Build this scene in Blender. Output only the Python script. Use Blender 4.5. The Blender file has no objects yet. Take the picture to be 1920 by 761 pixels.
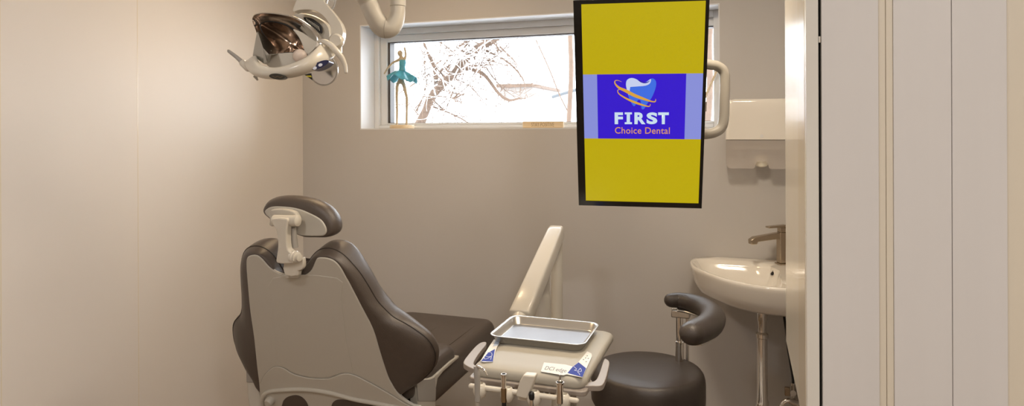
import bpy, bmesh, math, random
from mathutils import Vector, Matrix
random.seed(7)
sc = bpy.context.scene
COL = sc.collection

# ------------------------------------------------------------------ camera model
F, CX, CY, H = 1250.0, 960.0, 240.0, 1.6
YAW = math.atan(430.0 / F)
ROLL = math.radians(0.22)
FW = Vector((-math.sin(YAW), math.cos(YAW), 0))
RT = Vector((math.cos(YAW), math.sin(YAW), 0))
UP = Vector((0, 0, 1))
CAM = Vector((0, 0, H))

def ray(x, y):
    u, v = (x - CX) / F, (y - CY) / F
    return FW + RT * (u - ROLL * v) - UP * (v + ROLL * u)
def P(x, y, t): return CAM + ray(x, y) * t
def PZ(x, y, z):
    d = ray(x, y); return CAM + d * ((z - H) / d.z)
def PY(x, y, Y):
    d = ray(x, y); return CAM + d * (Y / d.y)
def PX(x, y, X):
    d = ray(x, y); return CAM + d * (X / d.x)
def camvec(r, d, f):
    return RT * (r - ROLL * d) - UP * (d + ROLL * r) + FW * f

cam_d = bpy.data.cameras.new('camera'); cam = bpy.data.objects.new('camera', cam_d); COL.objects.link(cam)
xc = (RT * math.cos(ROLL) - UP * math.sin(ROLL)); yc = (UP * math.cos(ROLL) + RT * math.sin(ROLL)); zc = -FW
M = Matrix((xc, yc, zc)).transposed().to_4x4(); M.translation = CAM
cam.matrix_world = M
cam_d.sensor_width = 36; cam_d.lens = F / 1920 * 36; cam_d.sensor_fit = 'HORIZONTAL'
cam_d.shift_y = -(380.5 - CY) / 1920; cam_d.clip_start = 0.02
sc.camera = cam

# ------------------------------------------------------------------ helpers
def lin(c): 
    c = c / 255.0
    return c / 12.92 if c <= 0.04045 else ((c + 0.055) / 1.055) ** 2.4
def rgb(r, g, b): return (lin(r), lin(g), lin(b), 1)

def mat(name, col, rough=.5, metal=0, coat=0, bump=0, bscale=60, vary=0, vscale=3, emis=None, estr=0, aniso=0, stretch=None, spec=.5, sub=0):
    m = bpy.data.materials.new(name); m.use_nodes = True
    nt = m.node_tree; b = nt.nodes['Principled BSDF']
    b.inputs['Base Color'].default_value = col
    b.inputs['Roughness'].default_value = rough
    b.inputs['Metallic'].default_value = metal
    b.inputs['Coat Weight'].default_value = coat
    b.inputs['Coat Roughness'].default_value = .08
    b.inputs['Specular IOR Level'].default_value = spec
    tc = nt.nodes.new('ShaderNodeTexCoord'); mp = nt.nodes.new('ShaderNodeMapping')
    nt.links.new(tc.outputs['Object'], mp.inputs['Vector'])
    if stretch: mp.inputs['Scale'].default_value = stretch
    n = nt.nodes.new('ShaderNodeTexNoise'); n.inputs['Scale'].default_value = vscale; n.inputs['Detail'].default_value = 4
    nt.links.new(mp.outputs['Vector'], n.inputs['Vector'])
    mx = nt.nodes.new('ShaderNodeMix'); mx.data_type = 'RGBA'
    v = max(vary, .015)
    mx.inputs['A'].default_value = tuple(min(1, c * (1 - v)) for c in col[:3]) + (1,)
    mx.inputs['B'].default_value = tuple(min(1, c * (1 + v)) for c in col[:3]) + (1,)
    nt.links.new(n.outputs['Fac'], mx.inputs['Factor']); nt.links.new(mx.outputs['Result'], b.inputs['Base Color'])
    if bump:
        n2 = nt.nodes.new('ShaderNodeTexNoise'); n2.inputs['Scale'].default_value = bscale; n2.inputs['Detail'].default_value = 3
        nt.links.new(mp.outputs['Vector'], n2.inputs['Vector'])
        bp = nt.nodes.new('ShaderNodeBump'); bp.inputs['Strength'].default_value = bump; bp.inputs['Distance'].default_value = .002
        nt.links.new(n2.outputs['Fac'], bp.inputs['Height']); nt.links.new(bp.outputs['Normal'], b.inputs['Normal'])
    if emis:
        b.inputs['Emission Color'].default_value = emis; b.inputs['Emission Strength'].default_value = estr
    return m

def screen_mat(name, col, k=1.0):
    # the lit pixels of a display: dark glass that gives off the picture's colour
    return mat(name, (.004, .004, .004, 1), rough=.25, emis=col, estr=k)

def glass_mat(name, tint=(1, 1, 1, 1), refl=.06, rough=.02, body=0.0, bodycol=(.8, .8, .8, 1)):
    m = bpy.data.materials.new(name); m.use_nodes = True; nt = m.node_tree; nt.nodes.clear()
    out = nt.nodes.new('ShaderNodeOutputMaterial'); tr = nt.nodes.new('ShaderNodeBsdfTransparent'); gl = nt.nodes.new('ShaderNodeBsdfGlossy')
    tr.inputs['Color'].default_value = tint; gl.inputs['Roughness'].default_value = rough
    mx = nt.nodes.new('ShaderNodeMixShader'); fr = nt.nodes.new('ShaderNodeFresnel'); fr.inputs['IOR'].default_value = 1.3
    nt.links.new(fr.outputs['Fac'], mx.inputs['Fac'])
    nt.links.new(tr.outputs[0], mx.inputs[1]); nt.links.new(gl.outputs[0], mx.inputs[2])
    last = mx
    if body:
        df = nt.nodes.new('ShaderNodeBsdfTranslucent'); df.inputs['Color'].default_value = bodycol
        d2 = nt.nodes.new('ShaderNodeBsdfDiffuse'); d2.inputs['Color'].default_value = bodycol
        ad = nt.nodes.new('ShaderNodeMixShader'); ad.inputs['Fac'].default_value = .65
        nt.links.new(df.outputs[0], ad.inputs[1]); nt.links.new(d2.outputs[0], ad.inputs[2])
        m2 = nt.nodes.new('ShaderNodeMixShader'); m2.inputs['Fac'].default_value = body
        nt.links.new(mx.outputs[0], m2.inputs[1]); nt.links.new(ad.outputs[0], m2.inputs[2]); last = m2
    nt.links.new(last.outputs[0], out.inputs['Surface'])
    return m

ORI = {}
def obj(name, bm, m, parent=None, smooth=True, angle=40, bevel=0, segs=2, subsurf=0, label=None, recalc=True):
    if recalc: bmesh.ops.recalc_face_normals(bm, faces=bm.faces)
    me = bpy.data.meshes.new(name)
    if parent is not None: org = ORI[parent.name]
    else:
        xs = [v.co for v in bm.verts]
        org = Vector(((min(v.x for v in xs) + max(v.x for v in xs)) / 2, (min(v.y for v in xs) + max(v.y for v in xs)) / 2, min(v.z for v in xs)))
    bmesh.ops.translate(bm, verts=bm.verts, vec=-org)
    bm.to_mesh(me); bm.free()
    if smooth:
        for p in me.polygons: p.use_smooth = True
        me.set_sharp_from_angle(angle=math.radians(angle))
    me.materials.append(m)
    o = bpy.data.objects.new(name, me); COL.objects.link(o)
    if parent is not None: o.parent = parent
    else: o.location = org
    ORI[o.name] = org.copy()
    if bevel:
        b = o.modifiers.new('bevel', 'BEVEL'); b.width = bevel; b.segments = segs; b.limit_method = 'ANGLE'; b.angle_limit = math.radians(35); b.harden_normals = False
    if subsurf:
        s = o.modifiers.new('sub', 'SUBSURF'); s.levels = subsurf; s.render_levels = subsurf
    if label: o['label'] = label
    return o

def thing(name, label, cat, loc, group=None):
    o = bpy.data.objects.new(name, None); COL.objects.link(o); o.location = loc; o.empty_display_size = .05
    ORI[o.name] = Vector(loc)
    o['label'] = label; o['category'] = cat
    if group: o['group'] = group
    return o
def tag(o, label, cat, group=None, kind=None):
    o['label'] = label; o['category'] = cat
    if group: o['group'] = group
    if kind: o['kind'] = kind
    return o
def struct(name, bm, m, label, cat, **k):
    o = obj(name, bm, m, **k); o['kind'] = 'structure'; o['label'] = label; o['category'] = cat; return o

def BM(): return bmesh.new()
def add_box(bm, lo, hi, M4=None):
    c = [Vector((x, y, z)) for x in (lo[0], hi[0]) for y in (lo[1], hi[1]) for z in (lo[2], hi[2])]
    if M4 is not None: c = [M4 @ v for v in c]
    v = [bm.verts.new(p) for p in c]
    for f in ((0, 1, 3, 2), (4, 6, 7, 5), (0, 4, 5, 1), (2, 3, 7, 6), (0, 2, 6, 4), (1, 5, 7, 3)):
        bm.faces.new([v[i] for i in f])
    return bm
def box(lo, hi, M4=None): return add_box(BM(), lo, hi, M4)

def cr(pts, n=6, closed=False):
    """Catmull-Rom through points"""
    pts = [Vector(p) for p in pts]; N = len(pts); out = []
    rng = range(N) if closed else range(N - 1)
    for i in rng:
        if closed: a, b, c, d = pts[i - 1], pts[i], pts[(i + 1) % N], pts[(i + 2) % N]
        else: a, b, c, d = pts[max(i - 1, 0)], pts[i], pts[i + 1], pts[min(i + 2, N - 1)]
        for k in range(n):
            t = k / n
            out.append(.5 * ((2 * b) + (c - a) * t + (2 * a - 5 * b + 4 * c - d) * t * t + (3 * b - a - 3 * c + d) * t ** 3))
    if not closed: out.append(pts[-1])
    return out
def crs(vals, n=6):
    return [v.x for v in cr([Vector((v, 0, 0)) for v in vals], n)]

def add_tube(bm, pts, r, segs=16, closed=False, flat=None, up=None, cap=True):
    """sweep an ellipse along pts. r number or list; flat = (a,b) axis factors"""
    pts = [Vector(p) for p in pts]; N = len(pts)
    rs = r if isinstance(r, (list, tuple)) else [r] * N
    fl = flat or (1, 1)
    rings = []; prev = None
    for i in range(N):
        if closed: t = pts[(i + 1) % N] - pts[i - 1]
        else: t = pts[min(i + 1, N - 1)] - pts[max(i - 1, 0)]
        t.normalize()
        if prev is None:
            ref = Vector(up) if up else (Vector((0, 0, 1)) if abs(t.z) < .9 else Vector((1, 0, 0)))
            a = (ref - t * ref.dot(t)).normalized()
        elif up:
            ref = Vector(up); a = (ref - t * ref.dot(t)).normalized()
        else: a = (prev - t * prev.dot(t)).normalized()
        prev = a; b = t.cross(a)
        rings.append([bm.verts.new(pts[i] + a * math.cos(2 * math.pi * k / segs) * rs[i] * fl[0] + b * math.sin(2 * math.pi * k / segs) * rs[i] * fl[1]) for k in range(segs)])
    for i in range(N if closed else N - 1):
        A, B = rings[i], rings[(i + 1) % N]
        for k in range(segs): bm.faces.new((A[k], A[(k + 1) % segs], B[(k + 1) % segs], B[k]))
    if cap and not closed:
        bm.faces.new(rings[0][::-1]); bm.faces.new(rings[-1])
    return bm
def tube(pts, r, **k): return add_tube(BM(), pts, r, **k)
def round_tube(pts, r, segs=16, **k):
    """tube with domed ends"""
    pts = [Vector(p) for p in pts]; N = len(pts)
    rs = list(r) if isinstance(r, (list, tuple)) else [r] * N
    a = (pts[0] - pts[1]).normalized(); b = (pts[-1] - pts[-2]).normalized()
    A = [(math.sin(x), math.cos(x)) for x in (math.radians(q) for q in (84, 65, 45, 25))]
    pre = [pts[0] + a * rs[0] * s for s, c in A]; prr = [rs[0] * c for s, c in A]
    post = [pts[-1] + b * rs[-1] * s for s, c in A][::-1]; por = [rs[-1] * c for s, c in A][::-1]
    return add_tube(BM(), pre + pts + post, prr + rs + por, segs=segs, **k)

def add_lathe(bm, prof, M4, segs=32):
    """prof list of (r,z) along +z of M4"""
    rings = []
    for r, z in prof:
        if r < 1e-6: rings.append([bm.verts.new(M4 @ Vector((0, 0, z)))])
        else: rings.append([bm.verts.new(M4 @ Vector((r * math.cos(2 * math.pi * k / segs), r * math.sin(2 * math.pi * k / segs), z))) for k in range(segs)])
    for A, B in zip(rings, rings[1:]):
        for k in range(segs):
            k2 = (k + 1) % segs
            if len(A) == 1 and len(B) == 1: break
            if len(A) == 1: bm.faces.new((A[0], B[k], B[k2]))
            elif len(B) == 1: bm.faces.new((A[k], A[k2], B[0]))
            else: bm.faces.new((A[k], A[k2], B[k2], B[k]))
    if len(rings[0]) > 1: bm.faces.new(rings[0][::-1])
    if len(rings[-1]) > 1: bm.faces.new(rings[-1])
    return bm
def lathe(prof, M4, segs=32): return add_lathe(BM(), prof, M4, segs)
def T(v): return Matrix.Translation(Vector(v))
def axis(o, z, x=None):
    z = Vector(z).normalized()
    x = Vector(x) if x is not None else (Vector((1, 0, 0)) if abs(z.x) < .8 else Vector((0, 1, 0)))
    x = (x - z * x.dot(z)).normalized(); y = z.cross(x)
    m = Matrix((x, y, z)).transposed().to_4x4(); m.translation = Vector(o); return m

def add_slab(bm, pts, n, d0, d1):
    """pts world polygon; extruded along n from d0 to d1"""
    n = Vector(n)
    A = [bm.verts.new(Vector(p) + n * d0) for p in pts]; B = [bm.verts.new(Vector(p) + n * d1) for p in pts]
    N = len(pts)
    bm.faces.new(A[::-1]); bm.faces.new(B)
    for i in range(N): bm.faces.new((A[i], A[(i + 1) % N], B[(i + 1) % N], B[i]))
    return bm
def slab(pts, n, d0, d1): return add_slab(BM(), pts, n, d0, d1)
def loft(rings, cap0=True, cap1=True, closed=True):
    bm = BM(); R = [[bm.verts.new(p) for p in r] for r in rings]; N = len(R[0])
    for A, B in zip(R, R[1:]):
        for k in range(N if closed else N - 1): bm.faces.new((A[k], A[(k + 1) % N], B[(k + 1) % N], B[k]))
    if cap0: bm.faces.new(R[0][::-1])
    if cap1: bm.faces.new(R[-1])
    return bm
class Pl:
    """a real plane in the room: pixel -> point on it"""
    def __init__(s, o, x, y):
        s.o = Vector(o); s.x = Vector(x).normalized(); y = Vector(y); s.y = (y - s.x * y.dot(s.x)).normalized(); s.n = s.x.cross(s.y)
    def px(s, x, y, off=0):
        d = ray(x, y); o = s.o + s.n * off
        return CAM + d * ((o - CAM).dot(s.n) / d.dot(s.n))
    def ab(s, x, y):
        q = s.px(x, y) - s.o; return (q.dot(s.x), q.dot(s.y))
    def at(s, a, b, off=0): return s.o + s.x * a + s.y * b + s.n * off

# ------------------------------------------------------------------ materials
m_back = mat('grey_beige_wall_paint', (.53, .510, .490, 1), rough=.55, bump=.08, bscale=180, vary=.02, vscale=2)
m_left = mat('warm_white_wall_panel', (.74, .70, .655, 1), rough=.42, vary=.015, vscale=1.5)
m_room = mat('warm_wall_paint', (.62, .57, .50, 1), rough=.6)
m_ceil = mat('ceiling_paint', (.75, .73, .70, 1), rough=.8)
m_floor = mat('vinyl_floor', (.23, .16, .10, 1), rough=.35, vary=.15, vscale=8)
m_reveal = mat('white_reveal_paint', (.74, .75, .77, 1), rough=.45)
m_frame = mat('white_window_vinyl', (.70, .71, .72, 1), rough=.35)
m_gasket = mat('dark_gasket', (.07, .06, .055, 1), rough=.5)
m_glass = glass_mat('window_glass')
m_leather = mat('dark_brown_leather', (.078, .061, .050, 1), rough=.38, bump=.35, bscale=420, vary=.12, vscale=40, spec=.55)
m_leather2 = mat('dark_brown_leather_stool', (.052, .041, .035, 1), rough=.38, bump=.35, bscale=420, vary=.10, vscale=40, spec=.5)
m_shell = mat('warm_grey_shell_plastic', (.50, .475, .415, 1), rough=.42, coat=.1)
m_seam = mat('seam_thread', (.022, .016, .013, 1), rough=.6)
m_white = mat('cream_white_plastic', (.60, .56, .48, 1), rough=.28, coat=.2)
m_white2 = mat('off_white_plastic', (.50, .47, .41, 1), rough=.42, coat=.05)
m_head = mat('beige_table_plastic', (.40, .375, .32, 1), rough=.5, spec=.3)
m_groove = mat('groove_grey', (.28, .26, .22, 1), rough=.6)
m_greyp = mat('mid_grey_plastic', (.33, .31, .28, 1), rough=.45)
m_taupe = mat('taupe_handle_plastic', (.30, .26, .225, 1), rough=.4)
m_chrome = mat('chrome', (.80, .78, .75, 1), rough=.08, metal=1)
m_mirror = mat('reflector_mirror', (.80, .78, .75, 1), rough=.16, metal=1)
m_mirror2 = mat('brown_reflection_mirror', (.52, .43, .36, 1), rough=.16, metal=1, vary=.3, vscale=9)  # brown reflections of the room put into the metal's tint
m_steel = mat('brushed_steel', (.62, .60, .56, 1), rough=.28, metal=1, bump=.1, bscale=300)
m_trayfloor = mat('satin_tray_floor', (.33, .345, .38, 1), rough=.42, metal=.6, bump=.1, bscale=500)
m_nickel = mat('brushed_nickel', (.46, .38, .29, 1), rough=.25, metal=1)
m_black = mat('black_plastic', (.008, .008, .008, 1), rough=.3)
m_blackr = mat('black_rubber', (.012, .012, .012, 1), rough=.55)
m_ceramic = mat('glazed_ceramic', (.82, .78, .71, 1), rough=.12, coat=.6)
m_cabinet = mat('cream_gloss_laminate', (.78, .71, .58, 1), rough=.22, coat=.5, vary=.04, vscale=6, stretch=(1, 1, .05))
m_cabinet2 = mat('tan_gloss_laminate', (.64, .56, .43, 1), rough=.25, coat=.4, vary=.05, vscale=6, stretch=(1, 1, .05))
m_jamb = mat('pale_grey_jamb_paint', (.66, .64, .58, 1), rough=.4)
m_panel = mat('pale_woodgrain_panel', (.64, .62, .60, 1), rough=.45, vary=.05, vscale=14, stretch=(1, 1, .04))
m_stile = mat('beige_stile', (.66, .60, .49, 1), rough=.45, vary=.04, vscale=18, stretch=(1, 1, .04))
m_gap = mat('dark_gap', (.01, .009, .008, 1), rough=.6)
m_blue = mat('printed_blue', (.02, .04, .28, 1), rough=.6, spec=.2)
m_ltblue = mat('printed_pale_blue', (.40, .48, .62, 1), rough=.6, spec=.2)
m_label = mat('white_label', (.74, .73, .71, 1), rough=.6, spec=.2)
m_print = mat('grey_print', (.06, .06, .06, 1), rough=.5)
m_printw = mat('white_print', (.75, .78, .88, 1), rough=.5)
m_brass = mat('dark_brass', (.36, .27, .17, 1), rough=.3, metal=1)
m_wood = mat('pale_wood', (.74, .60, .40, 1), rough=.6, vary=.12, vscale=20, stretch=(1, 8, 8))
m_bronze = mat('pale_bronze', (.50, .42, .30, 1), rough=.5, metal=.1, bump=.6, bscale=160, vary=.25, vscale=60)
m_teal = mat('teal_patina', (.07, .34, .46, 1), rough=.4, bump=.5, bscale=120, vary=.5, vscale=30)
m_paper = mat('paper_towel', (.85, .80, .68, 1), rough=.9, bump=.3, bscale=200)
m_smoke = glass_mat('smoky_plastic', tint=(.97, .96, .95, 1), body=.40, bodycol=(.85, .80, .76, 1), rough=.08)
m_clear = glass_mat('clear_plastic', tint=(.95, .95, .95, 1), body=.2, bodycol=(.85, .85, .85, 1), rough=.05)
m_bark = mat('bark', (.075, .048, .032, 1), rough=.9, vary=.4, vscale=12)
m_twig = mat('twig_bark', (.085, .054, .036, 1), rough=.9, vary=.3, vscale=12)
m_snow = mat('snow', (.92, .92, .93, 1), rough=.8)
m_house = mat('house_siding', (.17, .15, .135, 1), rough=.8, vary=.1)
m_yellow = mat('warning_yellow', (.70, .62, .03, 1), rough=.4)

# ------------------------------------------------------------------ room shell
YB = 3.5
XL = PY(568, 300, YB).x
XR = PY(1500, 400, YB).x
YF = -1.4; XO = 1.9; ZC = 2.65
wl = PY(675.5, 240, YB).x; wr = PY(1350, 240, YB).x
wb = PY(676, 243, YB).z; wt = PY(675, 47.5, YB).z
REV = .20
th = REV + .10
bm = BM()
add_box(bm, (XL - .2, YB, 0), (wl, YB + th, ZC)); add_box(bm, (wr, YB, 0), (XO, YB + th, ZC))
add_box(bm, (wl, YB, 0), (wr, YB + th, wb)); add_box(bm, (wl, YB, wt), (wr, YB + th, ZC))
struct('wall_back', bm, m_back, 'grey-beige painted back wall around the wide window', 'wall', smooth=False)
struct('wall_left', box((XL - .2, YF - .2, 0), (XL, YB, ZC)), m_left, 'warm cream side wall left of the dental chair', 'wall', smooth=False)
struct('wall_right', box((XR, 2.16, 0), (XR + .12, YB, ZC)), m_back, 'narrow side wall beside the corner basin', 'wall', smooth=False)
struct('wall_side', box((XO, YF - .2, 0), (XO + .2, YB, ZC)), m_room, 'outer side wall of the passage', 'wall', smooth=False)
struct('wall_front', box((XL, YF - .2, 0), (XO, YF, ZC)), m_room, 'wall behind the camera', 'wall', smooth=False)
struct('floor', box((XL - .2, YF - .2, -.1), (XO + .2, YB + th, 0)), m_floor, 'brown vinyl floor', 'floor', smooth=False)
struct('ceiling', box((XL - .2, YF - .2, ZC), (XO + .2, YB + th, ZC + .1)), m_ceil, 'white ceiling', 'ceiling', smooth=False)
# joints of the left wall panels
for i, (x, z0, z1) in enumerate(((258.5, .3, 2.4), (1.0, .3, 2.4))):
    q = PX(x, 300, XL)
    struct('trim_%d' % (i + 1), box((XL - .001, q.y - .0016, 0), (XL + .0006, q.y + .0016, ZC)), m_cabinet,
           ('thin vertical joint strip in the left wall, nearer the chair', 'thin vertical joint strip at the left edge of the left wall')[i], 'trim', smooth=False)
# reveal lining (white) on four sides
lt = .006
bm = BM()
add_box(bm, (wl, YB - .001, wb), (wl + lt, YB + REV, wt)); add_box(bm, (wr - lt, YB - .001, wb), (wr, YB + REV, wt))
add_box(bm, (wl + lt, YB - .001, wt - lt), (wr - lt, YB + REV, wt)); add_box(bm, (wl + lt, YB - .001, wb), (wr - lt, YB + REV, wb + lt))
struct('trim_3', bm, m_reveal, 'white painted lining of the window opening', 'trim', smooth=False)
# window: stepped frame
win = thing('window_1', 'wide low window with white frame, bare tree outside', 'window', ((wl + wr) / 2, YB + REV, wb)); win['kind'] = 'structure'
def ringframe(x0, x1, z0, z1, wL, wR, wB, wT, y0, y1):
    b = BM()
    add_box(b, (x0, y0, z0), (x0 + wL, y1, z1)); add_box(b, (x1 - wR, y0, z0), (x1, y1, z1))
    add_box(b, (x0 + wL, y0, z0), (x1 - wR, y1, z0 + wB)); add_box(b, (x0 + wL, y0, z1 - wT), (x1 - wR, y1, z1)); return b
YW = YB + REV
fx0, fx1, fz0, fz1 = wl + lt, wr - lt, wb + lt, wt - lt
gl = PY(740, 200, YW + .05).x; gr = PY(1339, 200, YW + .05).x
gb = PY(745, 230.5, YW + .05).z; gt = PY(745, 83, YW + .05).z
obj('window_frame', ringframe(fx0, fx1, fz0, fz1, .030, .030, .020, .036, YW - .045, YW + .09), m_frame, win, bevel=.003)
obj('sash', ringframe(fx0 + .030, fx1 - .030, fz0 + .020, fz1 - .036, gl - fx0 - .045, fx1 - gr - .045, gb - fz0 - .022, fz1 - .036 - gt - .006, YW - .02, YW + .08), m_frame, win, bevel=.003)
obj('gasket', ringframe(gl - .017, gr + .017, gb - .004, gt + .008, .017, .017, .004, .008, YW - .005, YW + .05), m_gasket, win)
obj('glass_pane', box((gl - .005, YW + .045, gb - .005), (gr + .005, YW + .050, gt + .005)), m_glass, win)

# ------------------------------------------------------------------ outside
def branch(bm, p, d, r, L, depth, spread=.6):
    pts = [p.copy()]; rs = [r]; n = 5
    d = d.normalized()
    for i in range(n):
        d = (d + Vector((random.uniform(-1, 1), random.uniform(-.5, .5), random.uniform(-.7, .8))) * .22).normalized()
        pts.append(pts[-1] + d * (L / n)); rs.append(r * (1 - .75 * (i + 1) / n))
    add_tube(bm, pts, rs, segs=5 if r < .02 else 8)
    if depth > 0:
        for k in range(4 if depth > 1 else 3):
            i = random.randint(1, n)
            nd = (d + Vector((random.uniform(-1, 1), random.uniform(-.6, .6), random.uniform(-.9, .9))) * spread * 1.6).normalized()
            branch(bm, pts[i], nd, max(rs[i] * .6, .0035), L * random.uniform(.5, .75), depth - 1, spread)
TY = 8.0
tree = thing('bare_tree', 'leafless tree leaning right outside the window, behind the figurine', 'tree', PY(770, 300, TY) * 1.0)
tr = [PY(x, y, TY) for x, y in ((765, 330), (778, 262), (790, 225), (808, 185), (826, 160), (850, 140), (866, 118), (885, 96), (912, 82), (940, 66), (980, 40), (1010, 5))]
bm = tube(cr(tr, 5), crs([.10, .08, .068, .056, .062, .05, .056, .048, .05, .035, .028, .02], 5), segs=12)
obj('trunk', bm, m_bark, tree)
lims = [([(812, 185), (818, 150), (812, 120), (800, 95), (792, 70)], .035), ([(868, 128), (905, 138), (935, 175), (955, 188), (975, 184)], .028),
        ([(905, 92), (950, 115), (975, 140), (985, 160)], .015), ([(812, 200), (850, 215), (880, 232), (900, 250)], .012), ([(835, 130), (870, 105), (905, 95)], .012)]
limb_b = BM()
for pts, r in lims:
    q = cr([PY(x, y, TY + .1) for x, y in pts], 5); add_tube(limb_b, q, [r * (1 - .6 * i / len(q)) for i in range(len(q))], segs=7)
obj('limb', limb_b, m_twig, tree)
tw = BM()
for k in range(90):
    a = random.choice(tr[2:9]); a2 = a + Vector((random.uniform(-.25, .25), random.uniform(-.3, .3), random.uniform(-.2, .2)))
    branch(tw, a2, Vector((random.uniform(-1, 1), random.uniform(-.3, .3), random.uniform(-.6, .8))), random.uniform(.006, .013), random.uniform(.3, .75), 2)
for pts, r in lims:
    for k in range(5):
        x, y = random.choice(pts[1:]); branch(tw, PY(x, y, TY + .1), Vector((random.uniform(-.4, 1), 0, random.uniform(-1, .4))), .006, random.uniform(.3, .7), 1)
t_o = obj('twigs', tw, m_twig, tree); t_o['kind'] = 'stuff'
tw = BM()
for k in range(60):
    a = random.choice(tr[2:10]); a2 = a + Vector((random.uniform(-.35, .35), random.uniform(-.5, -.15), random.uniform(-.2, .2)))
    branch(tw, a2, Vector((random.uniform(-1, 1), random.uniform(-.3, .3), random.uniform(-.6, .8))), random.uniform(.005, .010), random.uniform(.3, .6), 1)
t_o = obj('pale_twigs', tw, mat('pale_bark', (.62, .58, .55, 1), rough=.9), tree, label='pale fine twigs'); t_o['kind'] = 'stuff'  # fine twigs in a paler tone, set before the trunk
for pl_, lab_ in (([([(1062, 300), (1068, 200), (1071, 130), (1069, 60), (1072, -30)], .04), ([(1068, 215), (1050, 180), (1030, 130), (1005, 75)], .011)], 'slender bare tree far outside, just left of the screen'),
                  ([([(1325, 260), (1331, 160), (1329, 80), (1334, 20), (1331, -40)], .05)], 'dark bare tree far outside, in the gap right of the screen')):
    bt = BM()
    for pts, r in pl_: add_tube(bt, cr([PY(x, y, 10.5) for x, y in pts], 5), r, segs=7)
    tag(obj('slender_tree', bt, m_twig), lab_, 'tree')
# snowy shed roof and far house
sh = thing('snowy_shed', 'low building with a snow-covered roof outside the window', 'building', (PY(1050, 240, 13).x, 13.5, 0))
r0, r1, r2, r3 = PY(900, 205, 12), PY(1250, 172, 12), PY(1250, 160, 15), PY(975, 190, 15)
rb = BM(); a = [PY(860, 214, 11.5), PY(1400, 200, 11.5), PY(1400, 125, 15.0), PY(1010, 178, 15.0)]
add_slab(rb, a, (0, 0, 1), -.25, 0)
obj('roof', rb, m_snow, sh, smooth=False)
obj('wall', box((a[0].x + .2, 11.7, 0), (a[1].x - .2, 14.8, min(p.z for p in a) - .2)), m_house, sh, smooth=False)
obj('gutter', tube([PY(1035, 182, 11.3), PY(1098, 163, 11.3)], .03, segs=8), mat('grey_gutter', (.05, .055, .06, 1), rough=.6), sh)
hs = thing('far_house', 'pale brown house beyond the snowy roof', 'house', (PY(965, 200, 20).x, 20.5, 0))
hl, hr = PY(938, 200, 20), PY(998, 200, 20)
obj('wall', box((hl.x, 20, 0), (hr.x, 23, PY(960, 164, 20).z)), m_house, hs, smooth=False)
g0 = PY(930, 160, 19.8)
obj('roof', box((PY(934, 160, 20).x, 19.8, PY(960, 164, 20).z), (PY(1002, 160, 20).x, 23.2, PY(960, 158, 20).z)), m_bark, hs, smooth=False)
tag(obj('snowy_ground', box((-14, 5, -.35), (14, 40, -.3)), m_snow), 'snow on the ground outside the window', 'snow', kind='structure')

# ------------------------------------------------------------------ figurine
FY = YB + .075
sill = wb + lt
fb = PY(754, 240, FY); 
fg = thing('ballerina_figurine', 'slim ballerina figurine in teal tutu on the window sill', 'figurine', (fb.x, FY, sill))
bw = (PY(774, 240, FY).x - PY(733, 240, FY).x) / 2
obj('base', lathe([(bw * .96, 0), (bw, .004), (bw, .017), (bw * .95, .021), (0, .021)], T((fb.x, FY, sill))), m_wood, fg)
def skin_obj(name, verts, edges, radii, m, parent, root=0, sub=2):
    bm = BM(); L = bm.verts.layers.skin.verify()
    vs = []
    for i, (v, r) in enumerate(zip(verts, [x * 1.25 for x in radii])):
        q = bm.verts.new(v); q[L].radius = r if isinstance(r, tuple) else (r, r); q[L].use_root = (i == root); vs.append(q)
    for a_, b_ in edges: bm.edges.new((vs[a_], vs[b_]))
    me = bpy.data.meshes.new(name); org = ORI[parent.name]
    bmesh.ops.translate(bm, verts=bm.verts, vec=-org); bm.to_mesh(me); bm.free(); me.materials.append(m)
    o = bpy.data.objects.new(name, me); COL.objects.link(o); o.parent = parent; ORI[o.name] = org.copy()
    s = o.modifiers.new('skin', 'SKIN'); s.use_smooth_shade = True
    s2 = o.modifiers.new('sub', 'SUBSURF'); s2.levels = sub; s2.render_levels = sub
    return o
f = lambda x, y, dy=0: PY(x, y, FY + dy)
V = [f(752, 150), f(754, 132), f(754, 118), f(754, 111), f(752, 106), f(750.3, 101), f(749.3, 94),          # pelvis..head 0-6
     f(745, 158), f(744, 180), f(744.5, 210), f(744, 236), f(744, 237.5, -.02),                                  # left leg 7-11
     f(757, 158), f(763, 183), f(763, 210), f(762, 236), f(762, 237.5, -.02),                                    # right leg 12-16
     f(748, 112), f(736, 118, -.01), f(727, 128, -.02), f(720, 139, -.01),                                         # left arm 17-20
     f(759, 111), f(761, 103), f(760, 96), f(758, 88)]                                                              # right arm 21-24
E_ = [(0, 1), (1, 2), (2, 3), (3, 4), (4, 5), (5, 6), (0, 7), (7, 8), (8, 9), (9, 10), (10, 11), (0, 12), (12, 13), (13, 14), (14, 15), (15, 16),
      (3, 17), (17, 18), (18, 19), (19, 20), (3, 21), (21, 22), (22, 23), (23, 24)]
R_ = [.011, .010, .012, .010, .0065, .0165, .011, .009, .007, .006, .006, .006, .010, .007, .006, .006, .006, .008, .0055, .005, .004, .008, .0055, .005, .006]
skin_obj('body', V, E_, R_, m_bronze, fg)
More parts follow.
